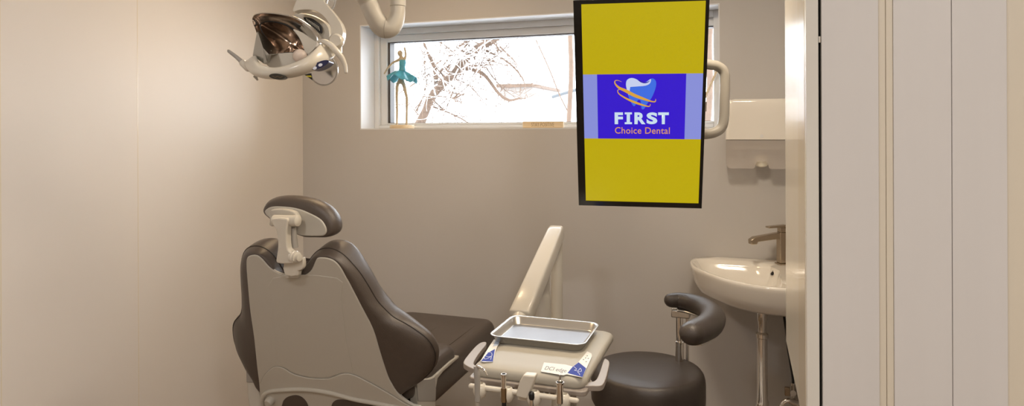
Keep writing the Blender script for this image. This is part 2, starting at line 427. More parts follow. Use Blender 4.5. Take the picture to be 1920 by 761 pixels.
# dress: bodice + wavy skirt
cb = f(754, 125); rings = []
for (yy, rx, ry) in ((112.5, .019, .016), (118, .022, .018), (126, .0185, .017), (133, .023, .021)):
    c = f(754.3 if yy > 120 else 755, yy); rings.append([c + Vector((rx * math.cos(k * math.pi / 16), ry * math.sin(k * math.pi / 16), 0)) for k in range(32)])
dress = obj('bodice', loft(rings), m_teal, fg)
sk = BM(); NR, NS = 9, 72; R2 = []
cs = f(751, 132)
for j in range(NR):
    u = j / (NR - 1); row = []
    for k in range(NS):
        a_ = 2 * math.pi * k / NS
        wv = math.sin(a_ * 4 + 1.0) * .5 + math.sin(a_ * 7 + .4) * .35
        rr = .02 + u * (.070 + .008 * math.sin(a_ * 3))
        row.append(sk.verts.new(cs + Vector((rr * math.cos(a_) * 1.05, rr * math.sin(a_) * .9, -.052 * u ** 1.2 + .026 * wv * u ** 1.3 - .012 * math.cos(a_ - .4) * u))))
    R2.append(row)
for A_, B_ in zip(R2, R2[1:]):
    for k in range(NS): sk.faces.new((A_[k], A_[(k + 1) % NS], B_[(k + 1) % NS], B_[k]))
so = obj('tutu', sk, m_teal, fg, angle=180); so.modifiers.new('sol', 'SOLIDIFY').thickness = .003

# wooden sign on the sill
SY = YB + .045
sl, sr = PY(981, 235, SY).x, PY(1057, 235, SY).x; stp = PY(1020, 227.5, SY).z
sg = thing('wooden_sign', 'small pale wooden block sign lying along the window sill', 'sign', ((sl + sr) / 2, SY, sill))
obj('block', box((sl, SY - .011, sill), (sr, SY + .011, stp)), m_wood, sg, bevel=.003)

def text_mesh(s, o, x, y, n, x0, x1, y0, y1, off=.0006, bold=0.0, space=1.0, ext=0.0, shear=0):
    """text fitted to a rectangle of a plane: o origin, x right, y up"""
    cu = bpy.data.curves.new('t', 'FONT'); cu.body = s; cu.offset = bold; cu.space_character = space; cu.resolution_u = 4; cu.shear = shear
    to = bpy.data.objects.new('t', cu); COL.objects.link(to)
    bpy.context.view_layer.update()
    me = bpy.data.meshes.new_from_object(to.evaluated_get(bpy.context.evaluated_depsgraph_get()))
    bpy.data.objects.remove(to); bm = BM(); bm.from_mesh(me); bpy.data.meshes.remove(me)
    xs = [v.co.x for v in bm.verts]; ys = [v.co.y for v in bm.verts]
    ax, bx, ay, by = min(xs), max(xs), min(ys), max(ys)
    for v in bm.verts:
        u = x0 + (v.co.x - ax) / (bx - ax) * (x1 - x0); w = y0 + (v.co.y - ay) / (by - ay) * (y1 - y0)
        v.co = Vector(o) + Vector(x) * u + Vector(y) * w + Vector(n) * off
    return bm
zz = PY(1000, 239, SY - .011).z
obj('lettering', text_mesh('STAY POSITIVE', (sl, SY - .011, sill), (1, 0, 0), (0, 0, 1), (0, -1, 0), (sr - sl) * .22, (sr - sl) * .78, (stp - sill) * .22, (stp - sill) * .82),
    mat('brown_print', (.38, .27, .15, 1), rough=.7), sg, smooth=False, recalc=False)

# stick leaning in the window corner, behind the screen
a = PY(1347, 128, YB + .05); b = PY(1322, 182, YB + .07)
bt_ = a + (b - a) * ((sill + .002 - a.z) / (b.z - a.z))
tag(obj('wooden_stick', tube([Vector((wr - .012, YB + .1, PY(1345, 128, YB + .1).z)), Vector((PY(1318, 190, YB + .1).x, YB + .12, PY(1318, 190, YB + .1).z)), Vector((PY(1296, 238, YB + .1).x, YB + .13, sill + .006))], .006, segs=8), m_wood),
    'thin pale wooden stick leaning in the window corner behind the screen', 'stick')

# ------------------------------------------------------------------ wall monitor
u_ = camvec(.42239561, .00193164, -.08048739); v_ = camvec(.0676475, .69559648, .23138041); o_ = CAM + camvec(.2008571, -.41743344, 2.1832293)
TVW, TVH = u_.length, v_.length
tv = Pl(o_, u_, -v_)      # x right, y up, n toward the viewer
if tv.n.dot(FW) > 0: tv.n = -tv.n
def S(x, y): return tv.ab(x, y)
tc = tv.at(TVW / 2, -TVH, -.02)
mon = thing('monitor', 'large upright flat screen hanging before the window with dental logo', 'monitor', tc)
Mtv = Matrix((tv.x, tv.y, tv.n)).transposed().to_4x4(); Mtv.translation = tv.o
obj('housing', box((0, -TVH, -.045), (TVW, 0, -.004), Mtv), m_black, mon, bevel=.006)
bz = BM(); sx0, sx1 = S(1083.5, 200)[0], S(1317, 200)[0]
sx0 = (S(1083, 12)[0] + S(1105, 376)[0]) / 2; sx1 = (S(1315, 5)[0] + S(1317, 380)[0]) / 2
sy1 = S(1083, 8)[1]; sy0 = (S(1105, 376)[1] + S(1317, 381)[1]) / 2
for lo, hi in (((0, -TVH, -.004), (sx0, 0, .004)), ((sx1, -TVH, -.004), (TVW, 0, .004)), ((sx0, -TVH, -.004), (sx1, sy0, .004)), ((sx0, sy1, -.004), (sx1, 0, .004))):
    add_box(bz, lo, hi, Mtv)
obj('bezel', bz, mat('gloss_black', (.004, .004, .004, 1), rough=.12), mon, smooth=False)
KS = 1.0
def quad(x0, x1, y0, y1, off):
    b_ = BM(); vs = [b_.verts.new(tv.at(x, y, off)) for x, y in ((x0, y0), (x1, y0), (x1, y1), (x0, y1))]; b_.faces.new(vs); return b_
scr = obj('screen', box((sx0, sy0, -.006), (sx1, sy1, .0005), Mtv), screen_mat('screen_yellow', rgb(186, 166, 4), KS), mon, smooth=False)
yT = (S(1091, 141)[1] + S(1316, 136)[1]) / 2; yBt = (S(1100, 260)[1] + S(1316, 260)[1]) / 2
bx0 = (S(1118, 141)[0] + S(1123, 259)[0]) / 2; bx1 = (S(1284, 136)[0] + S(1286, 259)[0]) / 2
obj('pale_band', quad(sx0, sx1, yBt, yT, .0010), screen_mat('screen_lavender', rgb(134, 142, 214), KS), scr, smooth=False, recalc=False)
obj('blue_panel', quad(bx0, bx1, yBt, yT, .0015), screen_mat('screen_blue', rgb(48, 16, 200), KS), scr, smooth=False, recalc=False)
def Z3(zx, zy): return S(1090 + zx / 5.436, 130 + zy / 5.436)
def poly(pts, off, n=0):
    q = [tv.at(*Z3(*p), off) for p in pts]
    if n: q = cr(q, n, closed=True)
    b_ = BM(); b_.faces.new([b_.verts.new(p) for p in q]); bmesh.ops.triangulate(b_, faces=b_.faces); return b_
tooth = [(455, 130), (470, 100), (510, 85), (560, 97), (600, 122), (645, 130), (690, 105), (725, 90), (755, 110), (763, 150), (750, 210), (715, 290), (670, 350), (640, 400), (615, 400), (608, 345), (600, 312), (577, 312), (562, 342), (545, 370), (525, 365), (490, 300), (460, 200)]
obj('tooth_emblem', poly(tooth, .0020, 3), screen_mat('screen_mid_blue', rgb(58, 108, 224), KS), scr, smooth=False, recalc=False)
hi_ = [(455, 150), (468, 105), (510, 86), (560, 98), (610, 132), (660, 128), (708, 95), (700, 140), (650, 165), (560, 173), (478, 187), (486, 262), (466, 210)]
obj('tooth_highlight', poly(hi_, .0025, 3), screen_mat('screen_pale', rgb(196, 206, 236), KS), scr, smooth=False, recalc=False)
def ribbon(pts, ws, off):
    q = cr([Vector((*Z3(*p), 0)) for p in pts], 6); w = crs(ws, 6); b_ = BM(); prev = None
    for i, p in enumerate(q):
        t = (q[min(i + 1, len(q) - 1)] - q[max(i - 1, 0)]).normalized(); n = Vector((-t.y, t.x, 0)); k = w[i] * TVW / 1300
        A_ = b_.verts.new(tv.at(*(p + n * k).xy, off)); B_ = b_.verts.new(tv.at(*(p - n * k).xy, off))
        if prev: b_.faces.new((prev[0], A_, B_, prev[1]))
        prev = (A_, B_)
    return b_
obj('dark_stroke', ribbon([(575, 98), (600, 120), (640, 134), (675, 128), (700, 112)], [1, 6, 6, 5, 1], .0029), screen_mat('screen_navy', rgb(44, 30, 160), KS), scr, smooth=False, recalc=False)
sw = screen_mat('screen_orange', rgb(214, 160, 62), KS)
obj('orange_swoosh', ribbon([(412, 125), (372, 110), (344, 116), (346, 145), (385, 185), (450, 215), (540, 262), (640, 300), (715, 324), (752, 325), (758, 298)], [1, 3, 5, 7, 12, 16, 17, 13, 7, 6, 2], .0033), sw, scr, smooth=False, recalc=False)
obj('orange_swoosh', ribbon([(425, 207), (385, 203), (370, 218), (390, 252), (465, 298), (550, 335), (640, 365), (692, 374), (704, 350)], [1, 3, 4, 6, 9, 12, 8, 5, 2], .0033), sw, scr, smooth=False, recalc=False)
fs = BM()
for ch, zx0, zx1 in (('F', 340, 424), ('R', 541, 655), ('S', 664, 776), ('T', 781, 892)):
    a0, a1 = Z3(zx0, 556), Z3(zx1, 436)
    t_ = text_mesh(ch, tv.o, tv.x, tv.y, tv.n, a0[0], a1[0], a0[1], a1[1], off=.0026, bold=.045)
    me_ = bpy.data.meshes.new('t'); t_.to_mesh(me_); t_.free(); fs.from_mesh(me_); bpy.data.meshes.remove(me_)
p = [(442, 436), (516, 436), (516, 456), (496, 456), (496, 536), (516, 536), (516, 556), (442, 556), (442, 536), (462, 536), (462, 456), (442, 456)]
fs.faces.new([fs.verts.new(tv.at(*Z3(*q_), .0026)) for q_ in p[::-1]])
obj('white_lettering', fs, screen_mat('screen_text_white', rgb(200, 220, 236), KS), scr, smooth=False, recalc=False)
a0, a1 = Z3(343, 652), Z3(902, 588)
obj('orange_lettering', text_mesh('Choice Dental', tv.o, tv.x, tv.y, tv.n, a0[0], a1[0], a0[1], a1[1], off=.0026, bold=.006, space=1.05), screen_mat('screen_text_orange', rgb(216, 150, 92), KS), scr, smooth=False, recalc=False)
l0 = S(1321.5, 208); l1 = S(1325, 190)
obj('maker_mark', quad(l0[0], l1[0], l0[1], l1[1], .0046), m_greyp, mon, smooth=False, recalc=False)
# handle loop and ceiling arm behind
hp = [(1310, 118), (1330, 121), (1345, 124), (1357, 135), (1359, 160), (1358, 190), (1357, 222), (1352, 240), (1340, 248), (1328, 251), (1308, 252)]
dep = 2.30
obj('handle', tube(cr([P(x, y, dep) for x, y in hp], 6), .0175, segs=18), mat('grey_beige_handle', (.37, .345, .30, 1), rough=.45), mon)
ac = tv.at(TVW * .5, -TVH * .42, -.045)
arm = [ac, ac - tv.n * .06, ac - tv.n * .12 + Vector((0, 0, .03)), ac - tv.n * .16 + Vector((0, 0, .15))]
arm += [Vector((arm[-1].x, arm[-1].y, ZC - .02))]
obj('ceiling_arm', tube(cr(arm, 6), .022, segs=16), m_white2, mon)
obj('mount_plate', box((TVW * .5 - .1, -TVH * .42 - .1, -.06), (TVW * .5 + .1, -TVH * .42 + .1, -.045), Mtv), m_black, mon)
hb = P(1310, 118, dep); hb2 = P(1308, 252, dep)
obj('handle_bracket', add_tube(tube([hb, ac - tv.n * .01 + tv.y * .05], .012, segs=10), [hb2, ac - tv.n * .01 - tv.y * .05], .012, segs=10), m_black, mon)
obj('ceiling_flange', lathe([(.07, -.025), (.07, 0)], T((arm[-1].x, arm[-1].y, ZC))), m_white2, mon)

# ------------------------------------------------------------------ paper towel dispenser
DY = YB - .105
dx0 = PY(1360, 250, DY).x; dx1 = PY(1494, 250, DY).x; dzt = PY(1420, 185, DY).z; dzm = PY(1420, 261.5, DY).z; dzb = PY(1400, 316, DY).z
dp = thing('towel_dispenser', 'white wall paper towel dispenser with smoky lower half above the basin', 'dispenser', ((dx0 + dx1) / 2, YB, dzb))
def rr(x0, x1, y0, y1, r, z, n=5):
    out = []
    for cx_, cy_, a0_ in ((x1 - r, y1 - r, 0), (x0 + r, y1 - r, 90), (x0 + r, y0 + r, 180), (x1 - r, y0 + r, 270)):
        for i in range(n + 1):
            a_ = math.radians(a0_ + 90 * i / n); out.append(Vector((cx_ + r * math.cos(a_), cy_ + r * math.sin(a_), z)))
    return out
tl = PY(1366, 190, DY).x - dx0
rings = []
for k, (f_, ins) in enumerate(((0, 0), (.25, .1), (.75, .6), (.93, 1.0), (.985, 1.25), (1.0, 1.8))):
    z = dzm + (dzt - dzm) * f_; i_ = tl * ins * .9
    rings.append(rr(dx0 + i_, dx1 - i_, DY + (ins * .010), YB - .001, .022, z))
obj('cover', loft(rings), m_ceramic, dp, angle=50, label='glossy white upper cover')
# lower box with notch
lo_b = BM(); r_ = .012
nx0, nx1 = PY(1415, 305, DY).x, PY(1442, 305, DY).x; nz = PY(1420, 311, DY).z
lx0, lx1 = dx0 + .003, dx1 - .003
out = [(lx0, dzm), (lx0, dzb + .03), (lx0 + .004, dzb + .01), (lx0 + .016, dzb), (nx0 - .008, dzb), (nx0, dzb + .004), (nx0 + .004, dzb + .02), (nx0 + .012, dzb + .034), (nx1 - .012, dzb + .034), (nx1 - .004, dzb + .02), (nx1, dzb + .004), (nx1 + .008, dzb), (lx1 - .016, dzb), (lx1 - .004, dzb + .01), (lx1, dzb + .03), (lx1, dzm)]
add_slab(lo_b, [Vector((x, 0, z)) for x, z in out], (0, 1, 0), DY + .004, DY + .007)
add_box(lo_b, (lx0, DY + .007, dzb + .02), (lx0 + .003, YB - .001, dzm)); add_box(lo_b, (lx1 - .003, DY + .007, dzb + .02), (lx1, YB - .001, dzm))
obj('lower_cover', lo_b, m_smoke, dp, smooth=False, label='smoky translucent lower cover')
obj('back_tray', box((dx0 + .025, DY + .04, dzm - .05), (dx1 - .025, YB - .004, dzm - .002)), m_white2, dp, bevel=.004)
lp = P(1427, 256, 1); c = PY(1427, 256, DY)
obj('round_mark', lathe([(.008, 0), (.008, .001)], axis(PY(1428, 255, DY - .0005), (0, -1, 0))), m_label, dp)
tw_ = BM(); cxm = (nx0 + nx1) / 2
rings = [[Vector((cxm + .034 * math.cos(a_ * math.pi / 12) * s, DY + .046 + .034 * math.sin(a_ * math.pi / 12) * s2, z)) for a_ in range(24)] for s, s2, z in ((.3, .3, dzb + .066), (.8, .7, dzb + .060), (1, .9, dzb + .045), (.97, .95, dzb + .022), (.7, .8, dzb + .010), (.3, .4, dzb + .006))]
tag(obj('paper_towel', loft(rings), m_paper), 'folded paper towel end showing in the dispenser mouth', 'paper towel')

# ------------------------------------------------------------------ corner basin
RZ = .95
cor = Vector((XR, YB, RZ))
edge = [PZ(1300, 484, RZ), PZ(1294, 489, RZ), PZ(1299, 499, RZ), PZ(1322, 510, RZ), PZ(1360, 523, RZ), PZ(1400, 532, RZ), PZ(1440, 538, RZ), PZ(1475, 541, RZ)]
for p in edge: p.x = min(p.x, XR); p.y = min(p.y, YB - .002)
e = cr(edge, 6)
last = e[-1]; yfr = last.y - .012
e += cr([last, Vector((XR - .05, yfr, RZ)), Vector((XR - .012, yfr + .012, RZ)), Vector((XR - .001, yfr + .04, RZ))], 4)[1:]
cen = Vector((XR - .17, YB - .24, RZ))
NB = 8
back = [Vector((XR - .001, yfr + .04 + (YB - .002 - yfr - .04) * i / NB, RZ)) for i in range(1, NB + 1)] + [Vector((XR - .001 + (e[0].x - XR) * i / NB, YB - .002, RZ)) for i in range(1, NB)]
outer = e + back
nE = len(e)
def off_ring(k, z, kb=None, c_=cen):
    kb = k if kb is None else kb; r_ = []
    for i, p in enumerate(outer):
        q = (k if i < nE else kb); v = c_ + (p - c_) * q; v.z = z; r_.append(v)
    return r_
def bowl(cen2, sx, sy, z, rot, N=len(outer)):
    r_ = []
    for i, p in enumerate(outer):
        d = (p - cen); a_ = math.atan2(d.y, d.x); v = Vector((math.cos(a_) * sx, math.sin(a_) * sy, 0))
        v = Matrix.Rotation(rot, 3, 'Z') @ v if False else v
        r_.append(Vector((cen2.x + v.x, cen2.y + v.y, z)))
    return r_
def mixr(A_, B_, k, z=None): 
    o__ = []
    for p, q in zip(A_, B_):
        v = p.lerp(q, k)
        if z is not None: v.z = z
        o__.append(v)
    return o__
bc = Vector((XR - .205, YB - .275, RZ))
rim_in = []
for i, p in enumerate(outer):     # basin opening: narrow rim at the front, wide deck towards the corner
    d = (p - bc); L = d.length; w = .022
    q = p - d.normalized() * w
    if i >= nE:
        q.x = min(q.x, XR - .105); q.y = min(q.y, YB - .075)
    dd = (Vector((XR, YB, 0)) - Vector((q.x, q.y, 0))).length
    if dd < .22: q = q + (bc - q).normalized() * (.22 - dd) * .8
    rim_in.append(Vector((q.x, q.y, RZ)))
def shr(R3, k, z): return [Vector((bc.x + (p.x - bc.x) * k, bc.y + (p.y - bc.y) * k, z)) for p in R3]
zb = RZ - .125
rings = [off_ring(.30, zb - .035, .5), off_ring(.55, zb - .03, .75), off_ring(.80, zb - .006, .97), off_ring(.90, zb + .012, 1.0), off_ring(.955, zb + .05, 1.0), off_ring(.995, RZ - .025, 1), off_ring(1.004, RZ - .012, 1), off_ring(1.0, RZ - .003, 1), off_ring(.99, RZ, .995),
         mixr(off_ring(.99, RZ, .995), rim_in, .7, RZ - .001), shr(rim_in, 1.0, RZ - .006), shr(rim_in, .95, RZ - .025), shr(rim_in, .86, RZ - .06), shr(rim_in, .66, RZ - .09), shr(rim_in, .3, RZ - .105), shr(rim_in, .08, RZ - .108)]
sink = thing('corner_basin', 'small white ceramic corner wash basin under the towel dispenser', 'sink', (XR - .18, YB - .24, zb - .04))
obj('bowl', loft(rings), m_ceramic, sink, angle=60)
ov = PZ(1451, 514, RZ - .035); ovn = Vector((-.75, -.55, .45)).normalized()
obj('overflow_ring', lathe([(.016, -.012), (.016, .002), (.013, .004), (.009, .003), (.009, -.012)], axis(ov + ovn * .006, ovn)), m_chrome, sink)
obj('overflow_hole', lathe([(.009, -.01), (.009, .0035)], axis(ov + ovn * .006, ovn)), m_black, sink)
obj('drain', lathe([(.022, 0), (.022, .003), (.015, .005), (0, .005)], T((bc.x, bc.y, RZ - .109))), m_chrome, sink)
# faucet
fa = thing('basin_faucet', 'square brushed nickel faucet at the back corner of the basin', 'faucet', PZ(1466, 496, RZ))
fo = PZ(1466, 495, RZ); fdir = (Vector((-1, -.55, 0))).normalized()
fo = Vector((min(fo.x, XR - .05), fo.y, RZ))
Mf = axis(fo, (0, 0, 1), fdir)       # local x = spout direction, z up
hgt = P(1466, 420, (fo - CAM).dot(FW)).z - RZ
obj('base_plate', box((-.024, -.024, -.001), (.024, .024, .006), Mf), m_nickel, fa, bevel=.002)
obj('body', box((-.018, -.018, .006), (.018, .018, hgt * .80), Mf), m_nickel, fa, bevel=.003)
sp = BM()
h1 = hgt * .80; h0 = hgt * .62; SL = .165
ps = [(-.018, h0 + .004), (-.018, h1), (.03, h1 - .002), (SL - .02, h1 - .018), (SL, h1 - .030), (SL - .002, h1 - .052), (SL - .030, h1 - .052), (SL - .034, h1 - .040), (.03, h0 + .004)]
add_slab(sp, [Mf @ Vector((x, 0, z)) for x, z in ps], Mf.to_3x3() @ Vector((0, 1, 0)), -.0165, .0165)
obj('spout', sp, m_nickel, fa, bevel=.003)
obj('handle_neck', box((-.015, -.015, hgt * .80), (.015, .015, hgt * .92), Mf), m_nickel, fa, bevel=.002)
obj('lever', slab([Mf @ Vector(p) for p in ((-.02, 0, hgt * .92), (-.02, 0, hgt * .985), (.075, 0, hgt * .955), (.075, 0, hgt * .915))], Mf.to_3x3() @ Vector((0, 1, 0)), -.016, .016), m_nickel, fa, bevel=.002)
# drain pipe
dt_ = (Vector((bc.x, bc.y, 0)) - CAM).dot(FW)
dpx = P(1429, 640, dt_); dr = Vector((dpx.x, dpx.y, 0))
def zpix(y): return P(1429, y, dt_).z
k = dt_ / F
pr = [(9 * k, 0), (9 * k, zpix(761)), (11.5 * k, zpix(760)), (11.5 * k, zpix(752)), (9.5 * k, zpix(749)), (9.5 * k, zpix(634)), (11.5 * k, zpix(632)), (11.5 * k, zpix(625)), (7.5 * k, zpix(622)), (7.5 * k, zpix(602)), (9 * k, zpix(600)), (9 * k, zpix(583)), (12 * k, zpix(581)), (12 * k, zb - .03)]
pr[-1] = (12 * k, max(zb - .034, zpix(581) + .002))
tag(obj('drain_pipe', lathe(pr, T(dr)), m_chrome), 'chrome telescoping drain pipe standing under the basin', 'pipe')
# valve with trap and hose near the corner
va = PY(1487, 735, YB - .06)
vt = thing('angle_valve', 'chrome shut-off valve with short bent pipe low in the corner under the basin', 'valve', (va.x, YB, va.z))
obj('valve_body', tube([Vector((va.x, YB, va.z)), Vector((va.x, YB - .075, va.z))], .014), m_chrome, vt)
obj('stem', tube([va + Vector((0, 0, -.06)), va + Vector((0, 0, .045))], .012), m_chrome, vt)
q = PY(1480, 731, YB - .06)
obj('square_knob', box((q.x - .022, q.y - .03, q.z - .02), (q.x + .002, q.y - .01, q.z + .02)), m_nickel, vt, bevel=.003)
obj('bent_pipe', tube(cr([PY(x, y, YB - .08) for x, y in ((1463, 790), (1465, 765), (1470, 755), (1479, 751), (1487, 754), (1496, 757), (1505, 760))], 5), .014), m_chrome, vt)
hs_ = [PY(x, y, YB - .05) for x, y in ((1470, 592), (1474, 620), (1477, 650), (1482, 680), (1486, 705), (1488, 724))]
hs_[-1] = va + Vector((0, 0, .045))
tag(obj('supply_hose', tube(cr(hs_, 6), .0055, segs=8), m_blackr), 'thin black water hose hanging from the basin to the valve', 'hose')

# ------------------------------------------------------------------ wall cabinet and door frame on the right
YD = 1.43
XC = PY(1512, 300, YD).x
d = ray(1473, 400); YE = XC / d.x * d.y
zc0 = PX(1473, 648, XC).z; zc1 = PX(1503, 760, XC).z; zc = (zc0 + zc1) / 2
cabi = thing('wall_cabinet', 'tall glossy cream wall cabinet seen edge-on beside the basin', 'cabinet', ((XC + XR) / 2, (YD + YE) / 2, zc))
ym = PX(1497, 400, XC).y
obj('side_panel', box((XC, ym, zc), (XC + .02, YE, 2.5)), m_cabinet, cabi, bevel=.0015)
obj('front_stile', box((XC - .0006, YD + .035, zc), (XC + .02, ym - .0005, 2.5)), m_cabinet2, cabi, bevel=.0015, label='tan front stile')
obj('carcass', box((XC + .02, YD + .04, zc), (XR + .12, YE - .005, 2.5)), m_cabinet, cabi, smooth=False)
dx = lambda x, Y=YD: PY(x, 300, Y).x
struct('trim_4', box((XC, YD, 0), (dx(1535), YD + .035, ZC)), m_jamb, 'pale grey upright door jamb right of the basin', 'trim', smooth=False)
struct('trim_5', box((dx(1535), YD + .02, 0), (dx(1542), YD + .035, ZC)), m_gap, 'dark shadow gap between the jamb and the white door panel', 'trim', smooth=False)
door = thing('door_1', 'white panelled door with beige uprights filling the right side', 'door', ((dx(1541) + dx(1920)) / 2, YD, 0)); door['kind'] = 'structure'
obj('panel', box((dx(1541), YD, .0), (dx(1648), YD + .03, ZC)), m_panel, door, bevel=.001)
obj('stile', box((dx(1648), YD + .003, 0), (dx(1661.5), YD + .03, ZC)), m_stile, door, bevel=.001, label='beige upright strip')
obj('stile', box((dx(1662.2), YD + .003, 0), (dx(1675.5), YD + .03, ZC)), m_stile, door, bevel=.001, label='beige upright strip')
obj('panel', box((dx(1675.5), YD, 0), (dx(1784.5), YD + .03, ZC)), m_panel, door, bevel=.001)
obj('panel', box((dx(1785.5), YD, 0), (dx(1889), YD + .03, ZC)), m_panel, door, bevel=.001)
obj('stile', box((dx(1889), YD + .003, 0), (dx(1960), YD + .03, ZC)), m_stile, door, bevel=.001, label='beige upright strip')
obj('backing', box((dx(1541), YD + .03, 0), (dx(1960), YD + .034, ZC)), m_greyp, door, smooth=False)
hc = BM(); q = PY(1539, 74, YD + .01)
add_box(hc, (q.x - .004, YD + .008, q.z - .006), (q.x + .004, YD + .021, q.z + .006))
obj('catch', hc, m_steel, door)
struct('wall_partition', box((dx(1960), YD, 0), (XO, YD + .12, ZC)), m_room, 'partition wall beyond the right edge', 'wall', smooth=False)

# ------------------------------------------------------------------ dental chair
CXM = -1.45
chair = thing('dental_chair', 'reclined dental patient chair in dark brown leather with grey shell', 'dental chair', (CXM, 2.4, 0))
LEAN = math.radians(22)
bp = Pl(Vector((CXM, 2.16, .66)), (1, 0, 0), (0, -math.sin(LEAN), math.cos(LEAN)))   # n faces the viewer side
outerp = [(545, 511), (560, 506), (573, 493), (582, 486), (591, 474), (602, 464.5), (615, 461), (631, 463), (649, 473), (666.5, 491), (680, 507), (695, 530), (711.6, 558), (727, 575), (744, 590), (767, 602), (787, 614), (806, 628), (818, 644), (823, 662), (818, 684), (806, 698), (792.6, 709), (765.6, 725), (744, 735),
          (690, 745), (600, 745), (520, 735), (484, 699), (474, 690), (458, 668.6), (444, 640), (439.5, 612), (443, 596), (456, 580), (458, 545), (456.7, 512), (457, 485), (463, 467), (474, 458), (489, 457), (503, 462), (515, 471), (526, 484), (535, 500)]
innerp = [(546, 515), (566, 515), (577, 511), (586, 503), (593, 487), (597, 481), (608, 481), (618, 482), (630, 487), (641, 498), (650, 515), (658, 530), (668, 550), (679, 571), (690, 593), (701, 614), (708, 636), (714, 658), (721, 680), (728, 700), (734, 712), (739, 722), (744, 730), (748, 738), (752, 745),
          (690, 748), (600, 748), (520, 745), (492, 740), (489, 725), (487.5, 716), (485, 700), (483.7, 685), (480, 655), (477, 625), (473, 595), (469, 560), (466, 528), (464, 500), (464, 483), (470, 477), (484, 476), (495, 485), (508, 500), (524, 510)]
NO = 4
O3 = cr([bp.px(x, y, -.05) for x, y in outerp], NO, closed=True)
I3 = cr([bp.px(x, y, 0) for x, y in innerp], NO, closed=True)
def cush(I3, O3, n, D0, D, steps=10, e1=.75, infac=.0):
    """padding bulging from the inner outline out to the silhouette and round to the front"""
    cen_ = sum(I3, Vector()) / len(I3); rings = []
    for j in range(steps + 1):
        ph = math.pi * j / steps; s = math.sin(ph) ** e1; dz = (1 - math.cos(ph)) / 2
        ring = []
        for p, q in zip(I3, O3):
            base = p - n * n.dot(p - I3[0]) if False else p
            qq = q - n * (q - p).dot(n)
            ring.append(p.lerp(qq, s) - n * (D0 + dz * D))
        rings.append(ring)
    rings.insert(0, [p.lerp(cen_, .03) - n * D0 for p in I3])
    rings.append([p.lerp(cen_, .12) - n * (D0 + D * 1.02) for p in I3])
    return rings
rg = cush(I3, O3, bp.n, -.003, .11)
back = obj('backrest_cushion', loft(rg), m_leather, chair, angle=75)
# seam following the padding
for j in (4,):
    rr_ = rg[j + 1]; obj('piping', tube([p + bp.n * .0 for p in rr_], .0022, segs=6, closed=True), m_seam, back)
shellp = [(546, 516), (566, 516), (577, 512), (586, 503.5), (593, 488), (597.5, 482), (608, 481.5), (618, 483), (629, 488), (640, 500), (650, 518), (658, 532), (679, 573), (701, 616), (714, 659), (728, 702), (736, 718), (744, 731), (757, 745), (775, 757), (792, 763), (798, 790), (790, 850), (640, 870), (500, 850), (490, 790), (489, 745), (487.5, 717), (483.7, 686), (478, 631), (471, 582), (466, 528), (464, 500), (464.5, 484), (470, 478), (483, 477), (494, 485), (507, 499.5), (524, 510.5)]
SH = cr([bp.px(x, y, 0) for x, y in shellp], 3, closed=True)
sh_o = obj('backrest_shell', slab(SH, bp.n, -.004, .007), m_shell, chair, bevel=.0035, segs=3)
# raised centre field: two faint vertical folds of the shell
fld = [(512, 521), (632, 521), (640, 560), (650, 640), (662, 702), (645, 698), (626, 704), (600, 708), (580, 707), (551, 699), (532, 688.5), (518, 686), (515, 640), (510, 580)]
obj('shell_field', slab(cr([bp.px(x, y, .0075) for x, y in fld], 3, closed=True), bp.n, -.003, .0008), m_shell, sh_o, bevel=.0018)
wav = [(489, 718), (494, 707), (502.5, 696), (516, 686.5), (532, 689), (550.6, 700), (580, 707.5), (612.5, 709), (626, 705.5), (644.6, 699.5), (663, 701.5), (695, 717), (727, 735), (764, 757), (790, 768)]
wp = cr([bp.px(x, y, .0075) for x, y in wav], 5)
low = [bp.px(x, y, .0075) for x, y in ((786, 800), (640, 850), (496, 810), (492, 760))]
lc = obj('lower_shell_cover', slab(wp + low, bp.n, -.003, .005), m_shell, chair, bevel=.002)
obj('joint_line', tube([p + bp.n * .0012 for p in wp], .0022, segs=6), m_groove, lc)
arch = [(493, 762), (492, 748), (500, 736), (523, 731.5), (569, 730), (615, 735.5), (661, 747.5), (700, 755), (729, 760.5), (760, 768), (775, 785)]
ap = cr([bp.px(x, y, .013) for x, y in arch], 5)
obj('arched_rim', tube(ap, .009, segs=12), m_shell, lc)
h1_ = [(531, 775), (530, 756), (536, 746), (548, 741), (560, 741), (571, 748), (578, 760), (580, 778)]
h2_ = [(622, 780), (622, 760), (628, 751), (640, 748.5), (665, 752), (700, 760), (735, 768), (745, 785)]
for hh in (h1_, h2_):
    obj('cutout', slab(cr([bp.px(x, y, .012) for x, y in hh], 5, closed=True), bp.n, 0, .0015), m_leather, lc)
g_ = bp.px(506, 752, .02)
obj('pivot_knob', lathe([(.018, 0), (.018, .02), (.014, .026), (0, .026)], axis(g_ - bp.n * .01, bp.n)), m_white2, lc)
# side brackets
def bracket(pts, t, n, d, m, name, lab=None):
    q = [P(x, y, t) for x, y in pts]
    return obj(name, slab(cr(q, 3, closed=True), n, -d, d), m, chair, bevel=.006)
yL = bp.px(480, 720).y + .05
lb = [PY(x, y, yL) for x, y in ((468, 690), (488, 692), (490, 714), (496, 740), (506, 775), (500, 800), (480, 800), (474, 770), (469, 730))]
obj('side_bracket', slab(lb, (0, 1, 0), -.02, .05), m_white2, chair, bevel=.008)
obj('bracket_cap', slab([PY(x, y, yL - .004) for x, y in ((467.5, 688), (488, 690), (489, 714), (468, 714))], (0, 1, 0), -.02, .054), m_greyp, chair, bevel=.003)
yR = 2.36
XS = CXM + .292
side_f = [(781, 711), (804, 709.5), (813, 706), (822, 698), (845, 677), (861, 666), (861, 671), (847, 683), (831, 697), (821, 710), (817.5, 730), (817, 760), (816, 800), (786, 800), (784, 755)]
